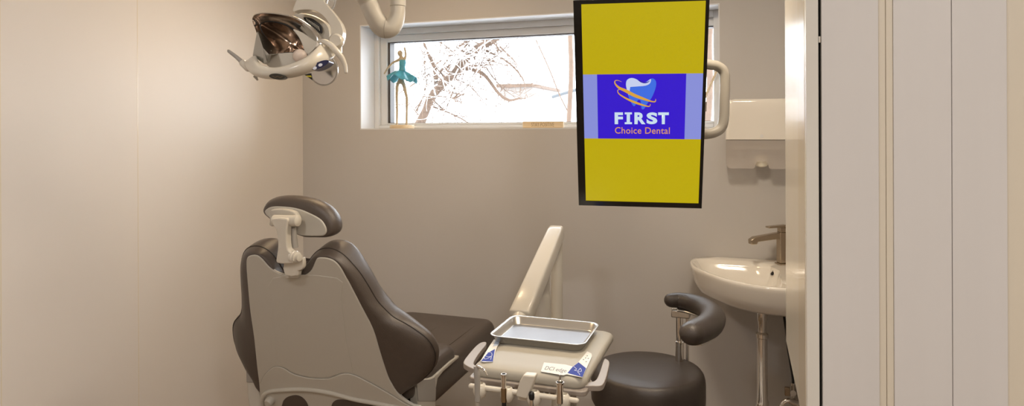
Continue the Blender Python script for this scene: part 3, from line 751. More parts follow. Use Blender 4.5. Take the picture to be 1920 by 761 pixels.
sf = obj('seat_side_frame', slab([PX(x, y, XS) for x, y in side_f], (1, 0, 0), -.035, 0), m_white2, chair, bevel=.004)
obj('frame_cover', slab([PX(x, y, XS) for x, y in ((781, 712.5), (806, 711), (815, 707), (817, 727), (816.5, 752), (784, 752))], (1, 0, 0), -.03, .0015), m_greyp, sf, bevel=.001, label='grey upper cover of the side frame')
# seat and leg rest
def pad(x0, x1, y0, y1, z0, z1, r, rz, taper=0, nz=5):
    rings = []
    for j in range(nz * 2 + 1):
        ph = math.pi * j / (nz * 2); s = (1 - math.sin(ph) ** .6) * rz; z = z0 + (z1 - z0) * (1 - math.cos(ph)) / 2
        q = rr(x0 + s, x1 - s, y0 + s, y1 - s, r, z, n=6)
        for p in q:
            kx = 1 - taper * (p.y - y0) / (y1 - y0); p.x = (x0 + x1) / 2 + (p.x - (x0 + x1) / 2) * kx
        rings.append(q)
    top = [p.lerp(sum(rings[-1], Vector()) / len(rings[-1]), .25) + Vector((0, 0, -.006)) for p in rings[-1]]
    rings.append(top)
    return loft(rings)
sx = .285
obj('seat_cushion', pad(CXM - sx, CXM + sx, 2.22, 2.66, .575, .668, .05, .035), m_leather, chair, angle=70)
obj('seat_shell', pad(CXM - sx + .02, CXM + sx - .02, 2.36, 2.64, .545, .592, .05, .012), m_shell, chair, angle=70)
lr = obj('leg_rest', pad(CXM - .28, CXM + .28, 2.33, 3.20, .475, .628, .06, .04, taper=.03), m_leather, chair, angle=70)
yy0, yy1 = 2.70, 3.17
for xx in (CXM + .205, CXM - .205):
    obj('seam', tube([Vector((xx, yy0, .6245)), Vector((xx - .002, (yy0 + yy1) / 2, .6235)), Vector((xx - .004, yy1, .622))], .0022, segs=6), m_seam, lr)
obj('seam', tube([Vector((CXM + .03, 2.72, .6205)), Vector((CXM + .03, 2.98, .6205))], .0018, segs=6), m_seam, lr)
obj('pedestal', lathe([(.16, .06), (.15, .12), (.12, .3), (.13, .5), (.2, .55)], T((CXM, 2.45, 0))), m_white2, chair)
obj('base_plate', pad(CXM - .25, CXM + .25, 2.1, 2.95, 0, .06, .1, .015), m_greyp, chair, angle=60)
# far armrest
ar = [PY(x, y, 2.75) for x, y in ((684, 512),)][0]
arz = ar.z
tip = P(683, 512, 2.95)
ac0 = Vector((tip.x - .02, tip.y - .55, tip.z + .0))
am = obj('armrest', round_tube(cr([tip, tip + Vector((-.005, -.12, .01)), tip + Vector((-.015, -.3, .01)), tip + Vector((-.03, -.5, -.02))], 5), .026, segs=16, flat=(.9, 1)), m_leather, chair)
obj('armrest_post', tube(cr([tip + Vector((-.02, -.35, -.01)), tip + Vector((-.03, -.36, -.15)), Vector((CXM - .27, tip.y - .35, .60))], 5), .02), m_shell, chair)
# headrest
hpx = Pl(P(555, 405, (bp.px(546, 500) - CAM).dot(FW) - .02), (1, 0, 0), (0, -math.sin(math.radians(5)), math.cos(math.radians(5))))
ho = [(489, 393), (494, 381), (503, 374), (518, 370.5), (537, 370), (555, 371.5), (575, 375.5), (595, 383), (610, 393.5), (620.5, 407), (625.5, 420), (626, 433), (621, 442.5), (610, 447), (592, 447), (570, 446.5), (556, 441), (535, 431), (515, 420), (500, 409), (491.5, 402)]
hi2 = [(499, 396), (503, 391.5), (509, 388.5), (518, 387), (533, 387.5), (548, 389), (564, 392.5), (579, 398.5), (594, 406), (604, 413.5), (611, 425), (612, 434), (608, 440), (600, 441.5), (588, 441.5), (572, 441), (557, 437.5), (537, 427.5), (519, 417), (507, 407.5), (501, 401.5)]
HO = cr([hpx.px(x, y, 0) for x, y in ho], 4, closed=True); HI = cr([hpx.px(x, y, 0) for x, y in hi2], 4, closed=True)
hrg = cush(HI, HO, hpx.n, -.002, .075, e1=.7)
hr_ = obj('headrest_cushion', loft(hrg), m_leather, chair, angle=75)
obj('headrest_shell', slab([p.lerp(sum(HI, Vector()) / len(HI), -.02) for p in HI], hpx.n, -.01, .006), m_shell, chair, bevel=.004, segs=3)
# headrest bracket
def tr8(x, y): return (470 + x / 4.478, 360 + y / 4.478)
def pls(pts, off, d0, d1, n=3, pl=hpx, z8=True):
    q = [pl.px(*(tr8(*p) if z8 else p), off) for p in pts]
    if n: q = cr(q, n, closed=True)
    return slab(q, pl.n, d0, d1)
obj('headrest_clamp', pls([(200, 150), (215, 138), (300, 135), (400, 160), (432, 235), (410, 250), (210, 278), (192, 240)], .006, 0, .022, 2), m_white2, chair, bevel=.005, segs=3)
cyl0 = hpx.px(*tr8(192, 238), .045); cyl1 = hpx.px(*tr8(408, 240), .045)
obj('hinge_barrel', lathe([(.012, 0), (.0195, .004), (.0195, (cyl1 - cyl0).length - .005), (.012, (cyl1 - cyl0).length)], axis(cyl0, cyl1 - cyl0), segs=28), m_white, chair)
obj('headrest_link', pls([(212, 212), (338, 212), (340, 260), (336, 320), (336, 400), (345, 470), (375, 500), (392, 560), (385, 585), (300, 588), (255, 580), (246, 560), (256, 500), (262, 430), (256, 350), (240, 290), (216, 260)], .05, -.006, .022, 2), m_white, chair, bevel=.005, segs=3)
kn0 = hpx.px(*tr8(352, 540), .055)
obj('adjustment_knob', lathe([(.0215, 0), (.0215, .012), (.019, .014), (.019, .022), (.013, .024), (.013, .034), (0, .036)], axis(kn0, (1, -.15, -.05)), segs=28), m_white, chair)
obj('gas_strut', tube([hpx.px(*tr8(352, 300), .03), hpx.px(*tr8(372, 465), .03)], .0115), m_greyp, chair)
obj('headrest_post', pls([(298, 580), (385, 582), (440, 545), (456, 560), (458, 620), (438, 648), (412, 652), (415, 692), (306, 690)], .035, -.006, .012, 2), m_white, chair, bevel=.004, segs=3)
obj('post_socket', pls([(300, 650), (412, 650), (408, 720), (306, 720)], .01, -.03, .01, 0), m_white2, chair, bevel=.003)

# ------------------------------------------------------------------ delivery unit (tray arm)
HZ = .88
xL, xR_, yF, yBk = -.775, -.425, 1.865, 2.34
du = thing('instrument_delivery_unit', 'cream dental instrument table on an arm beside the chair', 'dental unit', (-.775, 2.93, 0))
# head: slightly domed slab
def head_z(a_, b_): return .006 * (1 - (2 * a_ - 1) ** 2) - .004 * (1 - b_)
NXh, NYh = 16, 12
def head_ring(ins, z, dome=0):
    r_ = rr(xL + ins, xR_ - ins, yF + ins, yBk - ins, .03, z, n=5)
    for p in r_:
        a_ = (p.x - xL) / (xR_ - xL)
        if p.y < (yF + yBk) / 2: p.y += -.012 * (1 - (2 * a_ - 1) ** 2)      # bowed front
        if dome: p.z += dome * (1 - (2 * a_ - 1) ** 2)
    return r_
rings = [head_ring(.03, HZ - .034), head_ring(.006, HZ - .031), head_ring(0, HZ - .022), head_ring(0, HZ - .010, .004), head_ring(.004, HZ - .003, .006), head_ring(.010, HZ, .006)]
c0 = sum(rings[-1], Vector()) / len(rings[-1])
for kk in (.8, .55, .3, .1): 
    rings.append([Vector((p.x + (c0.x - p.x) * (1 - kk), p.y + (c0.y - p.y) * (1 - kk), HZ + .006)) for p in rings[5]])
head = obj('head', loft(rings), m_head, du, angle=60)
# taupe underside rail with two side handles
obj('under_rail', loft([rr(xL - .006, xR_ + .006, yF - .014, yF + .09, .02, z, n=5) for z in (HZ - .044, HZ - .0285)]), m_taupe, du, bevel=.003)
for pts_ in ([(873, 684), (869.5, 677), (882, 660), (894, 647), (903, 641.5), (911, 641), (911, 646), (902, 657), (894, 668), (888, 680), (892, 686), (898, 692), (890, 692)],
             [(1132, 674), (1137, 673), (1142.5, 678), (1141, 690), (1135, 712), (1128, 722), (1112, 723), (1092, 722), (1092, 717), (1106, 716), (1117, 712), (1124, 698)]):
    q = cr([PZ(x, y, HZ - .022) for x, y in pts_], 4, closed=True)
    obj('side_handle', slab(q, (0, 0, 1), -.016, .0), m_taupe, du, bevel=.004, segs=3)
# touch pads with print
ztop = HZ + .0062
def hpz(x, y, o=0): return PZ(x, y, ztop + o)
def dome_z(p): a_ = (p.x - xL) / (xR_ - xL); return HZ + .0062
def sheet(pts, m, name, par, o=0.0005, n=0, label=None):
    q = [hpz(x, y) for x, y in pts]
    if n: q = cr(q, n, closed=True)
    return obj(name, slab(q, (0, 0, 1), o - .001, o), m, par, smooth=False, label=label)
lpad = sheet([(938, 637), (926, 637), (917, 650), (901, 677), (906, 679), (924, 679), (929, 658)], m_label, 'control_pad', head, .001, label='white and blue left control pad')
sheet([(915, 662), (928, 655), (924, 678.5), (902, 677.5)], m_blue, 'control_pad', head, .0016, label='dark blue lower half of the left pad')
sheet([(929, 640), (937, 638), (934, 648), (924, 650)], m_ltblue, 'control_pad', head, .0016, label='pale blue button of the left pad')
sheet([(1101, 659), (1109, 663), (1110, 668), (1092, 708), (1062, 702), (1070, 690), (1084, 680)], m_label, 'control_pad', head, .001, label='white and blue right control pad')
sheet([(1085, 680), (1099, 691), (1092, 707.5), (1064, 700), (1074, 688)], m_blue, 'control_pad', head, .0016, label='dark blue lower half of the right pad')
def scrib(pts, r=.0008):
    return tube(cr([hpz(x, y, .0018) for x, y in pts], 4), r, segs=5)
for nm_, strokes in (('tooth_symbol', [((909, 661), (914, 660), (921, 661), (922, 667), (915, 669), (909, 667), (908, 672), (911, 673), (916, 671), (921, 668), (920, 674))]),
                     ('tool_symbol', [((1076, 687), (1081, 692), (1077, 694), (1084, 695), (1088, 690), (1090, 696), (1083, 697), (1086, 700), (1087, 703))])):
    for st in strokes: obj(nm_, tube(cr([hpz(x, y, .0018) for x, y in st], 4), .0008, segs=5), m_printw, head)
for x, y in ((1101, 667), (1098, 671), (1094, 674), (1103, 672), (1099, 678)):
    obj('button_mark', tube([hpz(x - 1.2, y, .0018), hpz(x + 1.2, y - .3, .0018)], .0007, segs=5), m_print, head)
lab = [(1020, 680), (1060, 684), (1082, 690), (1064, 702), (1056, 704), (1014, 697)]
lb_ = sheet(lab, m_label, 'name_plate', head, .0013, label='white name plate')
p0, p1 = hpz(1019, 696), hpz(1063, 702.5); pu = hpz(1022, 685)
xd = (p1 - p0); yd = (pu - p0); 
obj('name_lettering', text_mesh('DCI edge', p0, xd, yd, (0, 0, 1), .02, .96, .05, .85, off=.0016, shear=.3), m_print, head, smooth=False, recalc=False)
# arm from the post to the head
A0 = Vector((-.785, 2.37, .86)); A1 = Vector((-.785, 2.95, 1.135))
bt0 = PY(976, 594, 2.40); tp0 = PY(1045, 431, 2.93)
A0 = bt0; A1 = tp0
dA = (A1 - A0).normalized(); nA = Vector((1, 0, 0)).cross(dA).normalized()
if nA.z < 0: nA = -nA
w2 = .040
rings = []
for s, wv, hh in ((-.01, w2 * .95, .030), (.0, w2 * 1.06, .036), (.3, w2, .036), (.7, w2 * .92, .036), (.93, w2 * .86, .036), (.985, w2 * .82, .03), (1.01, w2 * .6, .018)):
    c = A0.lerp(A1, s); q = []
    for i in range(28):
        a_ = 2 * math.pi * i / 28; ca, sa = math.cos(a_), math.sin(a_)
        q.append(c + Vector((1, 0, 0)) * (abs(ca) ** .35 * (1 if ca > 0 else -1) * wv) + nA * (abs(sa) ** .35 * (1 if sa > 0 else -1) * hh))
    rings.append(q)
obj('support_arm', loft(rings), m_white, du, angle=50)
pc = PY(1044, 480, 2.955)
obj('post', lathe([(.045, .0), (.045, .03), (.027, .05), (.027, 1.10), (.022, 1.11)], T((pc.x, 2.955, 0))), m_white2, du)
pc2 = PY(1018, 560, 2.78)
obj('arm_cylinder', lathe([(.036, .74), (.036, .86), (.034, .875), (.028, .895), (.030, .9), (.030, .985), (.022, 1.0)], T((pc2.x, 2.78, 0))), m_white2, du)
obj('arm_knuckle', tube([Vector((pc2.x, 2.79, .76)), Vector((pc.x, 2.955, .70))], .024), m_white2, du)
obj('head_joint', lathe([(.05, HZ - .10), (.05, HZ - .03)], T((A0.x + .02, 2.30, 0))), m_white2, du)
obj('arm_collar', tube([A0 + dA * .005, Vector((A0.x, 2.33, HZ - .05))], .032), m_white, du)
# bracket and bar with instrument holders
BY = yF - .055
bl, br = PY(883, 723.5, BY), PY(1081, 751, BY); bzm = (bl.z + br.z) / 2
bar0, bar1 = Vector((bl.x, BY, bl.z)), Vector((br.x, BY, br.z))
obj('holder_bar', round_tube([bar0, bar1], .0075, segs=14), m_white, du)
q = [(981, 703), (1003, 705), (1002, 712), (990, 745), (986, 748), (968, 744), (967, 739), (974, 715)]
obj('centre_bracket', slab([PY(x, y, BY - .016) for x, y in q], (0, 1, 0), 0, .03), m_white, du, bevel=.004, segs=3)
obj('bracket_stem', box((-.61, BY + .0, HZ - .060), (-.575, yF + .04, HZ - .042)), m_white, du, bevel=.003)
hold = []
for (x, y, r) in ((900, 731, 13.5), (951, 739, 13.5), (1001, 746, 14), (1056, 752, 14)):
    c = PY(x, y, BY); rr_ = r * c.y / F / .95
    M_ = T(c)
    o = obj('instrument_holder', lathe([(rr_ * .35, -rr_ * 1.15), (rr_ * .75, -rr_ * .85), (rr_, -rr_ * .2), (rr_ * .95, rr_ * .45), (rr_ * .7, rr_ * .9), (rr_ * .5, rr_ * 1.0), (rr_ * .42, rr_ * .6), (rr_ * .42, -rr_ * .2)], M_), m_white, du)
# instruments hang in the holders, each a thing of its own
yi = BY - .018
def inst(name, label, cat, base, parts):
    t = thing(name, label, cat, base)
    for nm, bmx, mm in parts: obj(nm, bmx, mm, t)
    return t
def vcyl(x0, y0, x1, y1, r, Y=yi, prof=None):
    a_, b_ = PY(x0, y0, Y), PY(x1, y1, Y); return tube([a_, b_], r, segs=20)
g = 'dental instruments in the holder bar'
inst('air_water_syringe', 'grey syringe with bent silver nozzle in the holder nearest the chair', 'dental syringe', PY(893, 760, yi),
     [('body', tube(cr([PY(893, 686, yi), PY(894.5, 700, yi), PY(895, 720, yi), PY(895.5, 752, yi)], 3), crs([.0075, .0095, .0085, .008], 3), segs=18), m_greyp),
      ('nozzle', tube(cr([PY(894, 686, yi), PY(899, 688, yi - .01), PY(907, 693, yi - .02), (PY(914, 704, yi - .025))], 5), [.0042 - .0001 * i for i in range(16)], segs=10), m_chrome),
      ('hose', tube([PY(895.5, 752, yi), PY(896, 775, yi + .02), Vector((PY(896, 775, yi).x, yi + .0, .55))], .006), m_white2)])
inst('handpiece', 'brass coloured handpiece with silver socket in the second holder', 'dental handpiece', PY(945, 760, yi),
     [('socket', lathe([(.0070, 0), (.0070, .028), (.0085, .030), (.0085, .040), (.0055, .040), (.0055, .03)], T(PY(944.5, 727, yi))), m_chrome),
      ('body', vcyl(944.5, 727, 945, 753, .0085), m_brass),
      ('hose', tube([PY(945, 753, yi), PY(945.5, 780, yi + .01), Vector((PY(946, 780, yi).x, yi + .0, .55))], .0065), m_blackr)])
inst('handpiece', 'black tipped handpiece in the third holder, right of the centre bracket', 'dental handpiece', PY(997, 770, yi),
     [('tip', round_tube([PY(996.5, 739, yi), PY(997, 745, yi)], .0085, segs=18), m_black),
      ('body', vcyl(997, 745, 997, 780, .0062), m_chrome),
      ('hose', tube([PY(997, 780, yi), Vector((PY(998, 790, yi).x, yi + .0, .55))], .006), m_blackr)])
inst('suction_handpiece', 'wide silver instrument with thin pin on top, right end of the bar', 'dental handpiece', PY(1050, 770, yi),
     [('body', lathe([(.0095, 0), (.0095, .05), (.0125, .054), (.0125, .058), (.0085, .058), (.0085, .04)], T(PY(1050, 755, yi))), m_chrome),
      ('pin', lathe([(.003, -.03), (.003, .0), (.0055, .002), (.0055, .006), (.0045, .008), (.0055, .011), (.0055, .016), (.003, .018), (.0025, .032), (0, .033)], T(PY(1050, 724, yi))), m_steel),
      ('hose', tube([PY(1050, 755, yi), PY(1050.5, 780, yi + .01), Vector((PY(1050, 780, yi).x, yi + .0, .55))], .0065), m_greyp)])
obj('under_post', tube([Vector((PY(1075, 735, yF + .1).x, yF + .1, HZ - .05)), Vector((PY(1075, 735, yF + .1).x, yF + .1, .6))], .009), m_greyp, du)
for x, y in ((960, 705), (1015, 716), (1025, 719), (1036, 721)):
    q = PY(x, y, yF + .05); obj('connector', tube([Vector((q.x, q.y, HZ - .05)), Vector((q.x, q.y, HZ - .072))], .007), m_greyp, du)
# tray
TZ = HZ + .0065
tq = [PZ(918, 623, TZ + .028), PZ(964, 590, TZ + .028), PZ(1129, 606, TZ + .028), PZ(1086, 652, TZ + .028)]
tx0, tx1 = (tq[0].x + tq[1].x) / 2, (tq[2].x + tq[3].x) / 2; ty0, ty1 = (tq[0].y + tq[3].y) / 2, (tq[1].y + tq[2].y) / 2
TR = lambda ins, z, r=.035: rr(tx0 + ins, tx1 - ins, ty0 + ins, ty1 - ins, max(r - ins * .5, .01), z, n=8)
tray = thing('instrument_tray', 'empty rectangular stainless steel tray on the instrument table', 'tray', ((tx0 + tx1) / 2, (ty0 + ty1) / 2, TZ))
wall_t = [TR(.016, TZ + .0005), TR(.013, TZ + .004), TR(.007, TZ + .024), TR(.002, TZ + .0265), TR(-.001, TZ + .026), TR(-.001, TZ + .028), TR(.002, TZ + .0285), TR(.008, TZ + .026), TR(.0145, TZ + .005), TR(.019, TZ + .0022)]
obj('rim', loft(wall_t, cap0=False, cap1=False), m_steel, tray, angle=60)
obj('pan', slab(TR(.0165, TZ), (0, 0, 1), .0004, .0020), m_trayfloor, tray)

# ------------------------------------------------------------------ assistant stool
st_c = P(1214, 690, 2.50); SZ = st_c.z
cS = Vector((st_c.x, st_c.y, 0)); SR = 107 / F * 2.50 * .985
stool = thing('assistant_stool', 'round dark brown leather stool with curved arm support', 'stool', cS)
TH = .135
obj('seat', lathe([(SR * .90, SZ - TH), (SR * .96, SZ - TH + .006), (SR * .995, SZ - TH + .02), (SR, SZ - TH + .04), (SR, SZ - .045), (SR * .993, SZ - .028), (SR * .975, SZ - .014), (SR * .94, SZ - .004), (SR * .88, SZ + .001), (SR * .6, SZ + .003), (0, SZ + .004)], T(cS), segs=72), m_leather2, stool, angle=60)
obj('seat_pan', lathe([(SR * .5, SZ - TH - .03), (SR * .9, SZ - TH - .012), (SR * .9, SZ - TH)], T(cS), segs=48), mat('dark_red_pan', (.10, .03, .02, 1), rough=.5), stool)
obj('gas_column', lathe([(.03, .10), (.03, .35), (.022, .36), (.022, SZ - TH - .03)], T(cS)), m_chrome, stool)
for i in range(5):
    a_ = math.radians(20 + 72 * i); dd = Vector((math.cos(a_), math.sin(a_), 0)); e_ = cS + dd * .25
    lg = obj('leg', tube([cS + Vector((0, 0, .12)), cS + dd * .12 + Vector((0, 0, .10)), e_ + Vector((0, 0, .08))], [.028, .024, .016], segs=12), m_chrome, stool)
    obj('caster', lathe([(.026, -.012), (.028, -.008), (.028, .008), (.026, .012)], axis(e_ + Vector((0, 0, .028)), Vector((-dd.y, dd.x, 0)))), m_blackr, lg)
# arm support
AZ = SZ + .235
path = [PZ(1259, 563, AZ), PZ(1275, 563, AZ), PZ(1300, 568, AZ), PZ(1322, 577, AZ), PZ(1336, 592, AZ), PZ(1331, 608, AZ), PZ(1315, 618, AZ), PZ(1298, 625, AZ)]
pth = cr(path, 6); npt = len(pth)
rad = crs([.028, .031, .034, .037, .040, .042, .042, .040], 6)
obj('arm_pad', round_tube(pth, rad, segs=24, flat=(.95, 1.08), up=(0, 0, 1)), m_leather2, stool)
under = [p - Vector((0, 0, .034)) for p in pth]
obj('arm_pad_base', tube(under[4:-2], .026, segs=16, flat=(.35, 1.0), up=(0, 0, 1)), m_steel, stool)
pb = PZ(1272, 590, AZ - .05); pb = P(1274, 592, (path[1] - CAM).dot(FW)); pb.z = AZ - .05
obj('bracket_block', box((-.035, -.022, -.004), (.035, .022, .026), T(Vector((pb.x + .005, pb.y + .004, AZ - .06)))), m_steel, stool, bevel=.004)
colp = Vector((pb.x, pb.y, 0))
obj('arm_post', lathe([(.016, SZ - TH - .03), (.016, SZ + .07), (.018, SZ + .072), (.018, SZ + .078), (.0135, SZ + .08), (.0135, AZ - .05)], T(colp)), m_chrome, stool)
c2 = colp + Vector((.028, .012, 0))
obj('guide_rod', lathe([(.006, SZ - TH - .02), (.006, AZ - .05)], T(c2)), m_chrome, stool)
obj('arm_bracket', box((-.02, -.02, SZ - TH - .034), (.02, .02, SZ - TH - .014), T(colp)), m_steel, stool)
mid_ = (colp + cS) / 2
obj('arm_carrier', tube([colp + Vector((0, 0, SZ - TH - .026)), cS + Vector((0, 0, SZ - TH - .026))], .012, segs=10), m_steel, stool)

# ------------------------------------------------------------------ dental operating light
LT = 1.95
def z1(x, y): return (400 + x / 4.228, y / 4.228)
def L(x, y, o=0): return P(*z1(x, y), LT + o)
lamp = thing('operating_light', 'cream dental operating light with mirrored reflector at top left', 'dental lamp', L(640, 300, .1))
# housing crescent: upper and lower edges lofted with a forward bulge
topE = [(255, 492), (330, 440), (352, 478), (385, 515), (470, 534), (570, 521), (680, 482), (760, 438), (815, 385), (850, 350), (880, 345), (925, 372)]
botE = [(240, 503), (258, 530), (288, 570), (340, 606), (440, 628), (590, 622), (710, 596), (800, 556), (870, 515), (930, 475), (962, 445), (968, 410)]
NT = 5
tE = cr([L(*p) for p in topE], NT); bE = cr([L(*p) for p in botE], NT); rings = []; nn = len(tE)
for i, (a_, b_) in enumerate(zip(tE, bE)):
    s = i / (nn - 1); bulge = .020 + .05 * math.sin(math.pi * s); fwd = -.10 * math.sin(math.pi * s)     # the crescent curves toward the camera
    ring = []
    for k in range(16):
        ph = 2 * math.pi * k / 16
        c = a_.lerp(b_, .5 - .5 * math.cos(ph)); ring.append(c + FW * (fwd - bulge * .45 * math.sin(ph)) + (c - CAM) * (fwd / LT) * 0)
    rings.append(ring)
for R3, sgn in ((rings, 0),):
    pass
# keep the traced outline in view while the ring is pulled forward
for i, ring in enumerate(rings):
    s = i / (nn - 1); fwd = -.10 * math.sin(math.pi * s)
    for j, p in enumerate(ring):
        base = p - FW * fwd; rings[i][j] = CAM + (base - CAM) * (1 + fwd / LT)
hou = obj('housing', loft(rings), m_white, lamp, angle=75)
# back shell of the head behind the reflector
shell = [(640, 118), (700, 105), (790, 120), (870, 160), (920, 210), (935, 270), (935, 330), (925, 400), (880, 430), (820, 450), (760, 440), (700, 330), (640, 200)]
R0 = cr([L(x, y, .06) for x, y in shell], 4, closed=True); cc = sum(R0, Vector()) / len(R0)
rings = [R0, [p + FW * .03 for p in R0], [p.lerp(cc, .12) + FW * .07 for p in R0], [p.lerp(cc, .5) + FW * .10 for p in R0]]
obj('head_shell', loft([[p.lerp(cc, .06) - FW * .012 for p in R0]] + rings), m_white2, lamp, angle=60)
# reflector: outer chrome lip, cream cone, mirror dish tinted with brown reflections
lipo = [(312, 165), (322, 125), (360, 105), (430, 100), (530, 108), (640, 130), (705, 158), (765, 198), (815, 243), (845, 292), (845, 350), (800, 410), (740, 450), (660, 485), (560, 515), (480, 520), (420, 505), (375, 480), (350, 430), (345, 350), (350, 280), (335, 225)]
lipi = [(372, 212), (375, 190), (400, 178), (450, 172), (520, 182), (585, 205), (640, 245), (680, 295), (705, 340), (722, 385), (728, 412), (710, 425), (680, 425), (640, 420), (600, 418), (560, 420), (530, 425), (500, 410), (470, 370), (435, 320), (400, 275), (380, 240)]
LO = cr([L(x, y, 0) for x, y in lipo], 4, closed=True); LI = cr([L(x, y, .035) for x, y in lipi], 4, closed=True)
cI = sum(LI, Vector()) / len(LI)
LM = [p.lerp(q, .16) + FW * (-.012) for p, q in zip(LO, LI)]
obj('reflector_rim', loft([[p + FW * .02 for p in LO], LO, [p.lerp(q, .03) - FW * .006 for p, q in zip(LO, LI)], LM, [p.lerp(q, .36) - FW * .002 for p, q in zip(LO, LI)]], cap0=False, cap1=False), m_mirror, lamp, angle=60)
obj('reflector_cone', loft([[p.lerp(q, .34) for p, q in zip(LO, LI)], [p.lerp(q, .6) + FW * .004 for p, q in zip(LO, LI)], LI, [p.lerp(cI, .02) + FW * .004 for p in LI]], cap0=False, cap1=False), m_mirror, lamp, angle=60, label='satin reflector surround')
dish = [LI] + [[p.lerp(cI, k_) + FW * (.07 * (1 - (1 - k_) ** 2)) for p in LI] for k_ in (.1, .25, .45, .65, .82, .95)]
obj('reflector_dish', loft(dish, cap0=False), m_mirror2, lamp, angle=80, label='mirror dish with brown reflections in its tint')
obj('dish_edge', tube(LI, .0018, segs=6, closed=True), m_black, lamp)
# cream right side of the bowl
side = [(640, 235), (700, 255), (770, 300), (835, 345), (845, 380), (800, 420), (735, 440), (728, 400), (705, 335), (680, 290)]
SD = cr([L(x, y, .010) for x, y in side], 4, closed=True)
obj('bowl_side', slab(SD, FW, -.010, .012), m_white, lamp, bevel=.004)
flo = [(420, 500), (435, 430), (520, 425), (640, 418), (730, 440), (800, 405), (770, 445), (680, 492), (570, 528), (470, 540)]
obj('bowl_floor', slab(cr([L(x, y, -.005) for x, y in flo], 4, closed=True), FW, -.004, .02), m_white2, lamp, bevel=.003)
# the grey folded fin at the left
fin = BM(); fp = [L(348, 240, -.005), L(312, 440, -.02), L(400, 505, -.05), L(425, 492, -.05), L(440, 430, -.07), L(520, 424, -.005), L(430, 320, -.01)]
mid = L(395, 380, -.055); vs = [fin.verts.new(p) for p in fp]; vm = fin.verts.new(mid)
for i in range(len(vs)): fin.faces.new((vs[i], vs[(i + 1) % len(vs)], vm))
bq = [fin.verts.new(p + FW * .02) for p in fp]
for i in range(len(vs)): fin.faces.new((vs[i], bq[i], bq[(i + 1) % len(vs)], vs[(i + 1) % len(vs)]))
fin.faces.new(bq)
obj('reflector_fin', fin, mat('grey_reflector', (.42, .42, .40, 1), rough=.22, metal=1), lamp, angle=20, label='folded grey reflector facet')
obj('bulb_cap', lathe([(.020, 0), (.019, .012), (.012, .02), (0, .022)], axis(L(690, 445, -.012), -FW)), mat('pinkish_cap', (.66, .55, .47, 1), rough=.4), lamp)
# vents
for i in range(9):
    x = 740 + i * 12; y = 150 + i * 8
    obj('vent_slot', tube([L(x - 4, y - 6, .033), L(x + 6, y + 18 + i * 1.5, .033)], .0014, segs=6), m_groove, lamp)
obj('vent_recess', slab(cr([L(x, y, .040) for x, y in ((720, 138), (780, 146), (830, 178), (860, 212), (862, 262), (835, 256), (780, 205), (730, 165))], 3, closed=True), FW, -.003, .003), m_gap, lamp)
# yoke
yo = [(700, -40), (640, 60), (640, 95), (680, 82), (760, 78), (820, 92), (865, 120), (905, 165), (930, 215), (935, 270), (930, 320), (945, 350), (985, 362), (1010, 345), (1026, 290), (1030, 240), (1018, 200), (1000, 165), (960, 110), (925, 68), (905, 40), (880, 10), (870, -40)]
Y0 = [L(x, y, -.015) for x, y in yo]; Y1 = cr(Y0, 3, closed=True)
obj('yoke', slab(Y1, FW, -.004, .035), m_white, lamp, bevel=.009, segs=4)
obj('yoke_joint', lathe([(.018, 0), (.021, .004), (.021, .02), (.016, .026)], axis(L(985, 330, -.028), -FW)), m_white, lamp)
obj('yoke_screw', lathe([(.007, 0), (.007, .03)], axis(L(1000, 370, -.01), (0, 0, -1))), m_chrome, lamp)
# clear swivel knuckle at the top of the yoke
obj('swivel_cover', lathe([(.012, -.02), (.018, -.01), (.02, .02), (.02, .07)], axis(L(915, 20, .01), (.25, 0, 1)), segs=24), m_clear, lamp)
obj('swivel_joint', lathe([(.018, -.02), (.022, .0), (.022, .09)], axis(L(860, -25, .01), (.1, 0, 1)), segs=24), m_chrome, lamp)
# handles
obj('handle', tube(cr([L(112, 402, -.01), L(125, 408, -.01), L(190, 458, -.01), L(250, 515, -.01), L(300, 560, -.0)], 4), crs([.0022, .0048, .0058, .0075, .005], 4), segs=12, flat=(1, .7)), m_greyp, lamp)
obj('handle_socket', round_tube([L(235, 500, -.008), L(275, 540, -.01)], .0105, segs=14), m_white, lamp)
obj('handle', round_tube(cr([L(835, 330, -.04), L(870, 328, -.05), L(920, 350, -.055), (L(970, 400, -.055)), L(1015, 455, -.05), L(1042, 515, -.045), L(1050, 570, -.045)], 5), crs([.004, .0065, .0085, .0095, .0085, .0065, .005], 5), segs=14), m_white, lamp)
obj('lower_pin', tube([L(330, 600, 0), L(352, 636, 0)], [.006, .0025], segs=10), m_greyp, lamp)
# oval badge and blue button panel
def oval(cx_, cy_, a_, b_, rot, o, n=24):
    r_ = math.radians(rot); out_ = []
    for i in range(n):
        t = 2 * math.pi * i / n; x = a_ * math.cos(t); y = b_ * math.sin(t)
        out_.append(L(cx_ + x * math.cos(r_) - y * math.sin(r_), cy_ + x * math.sin(r_) + y * math.cos(r_), o))
    return out_
def surf(ring, o): return [p + FW * 0 for p in ring]
obj('oval_badge', slab(oval(507, 607, 63, 23, 6, -.128), FW, -.002, .02), mat('dark_badge', (.025, .022, .015, 1), rough=.3), lamp)
bpn = obj('button_panel', slab(oval(845, 515, 78, 25, -24, -.100), FW, -.002, .05), mat('navy_badge', (.012, .015, .07, 1), rough=.3), lamp)
for x, y in ((805, 540), (849, 515)):
    obj('button', slab(oval(x, y, 16, 12, -24, -.103), FW, -.002, .001), m_printw, bpn)
obj('badge_mark', tube(cr([L(468, 603, -.1305), L(490, 612, -.1305), L(508, 606, -.1305), L(530, 614, -.1305), L(548, 606, -.1305)], 3), .0007, segs=5), m_brass, lamp)
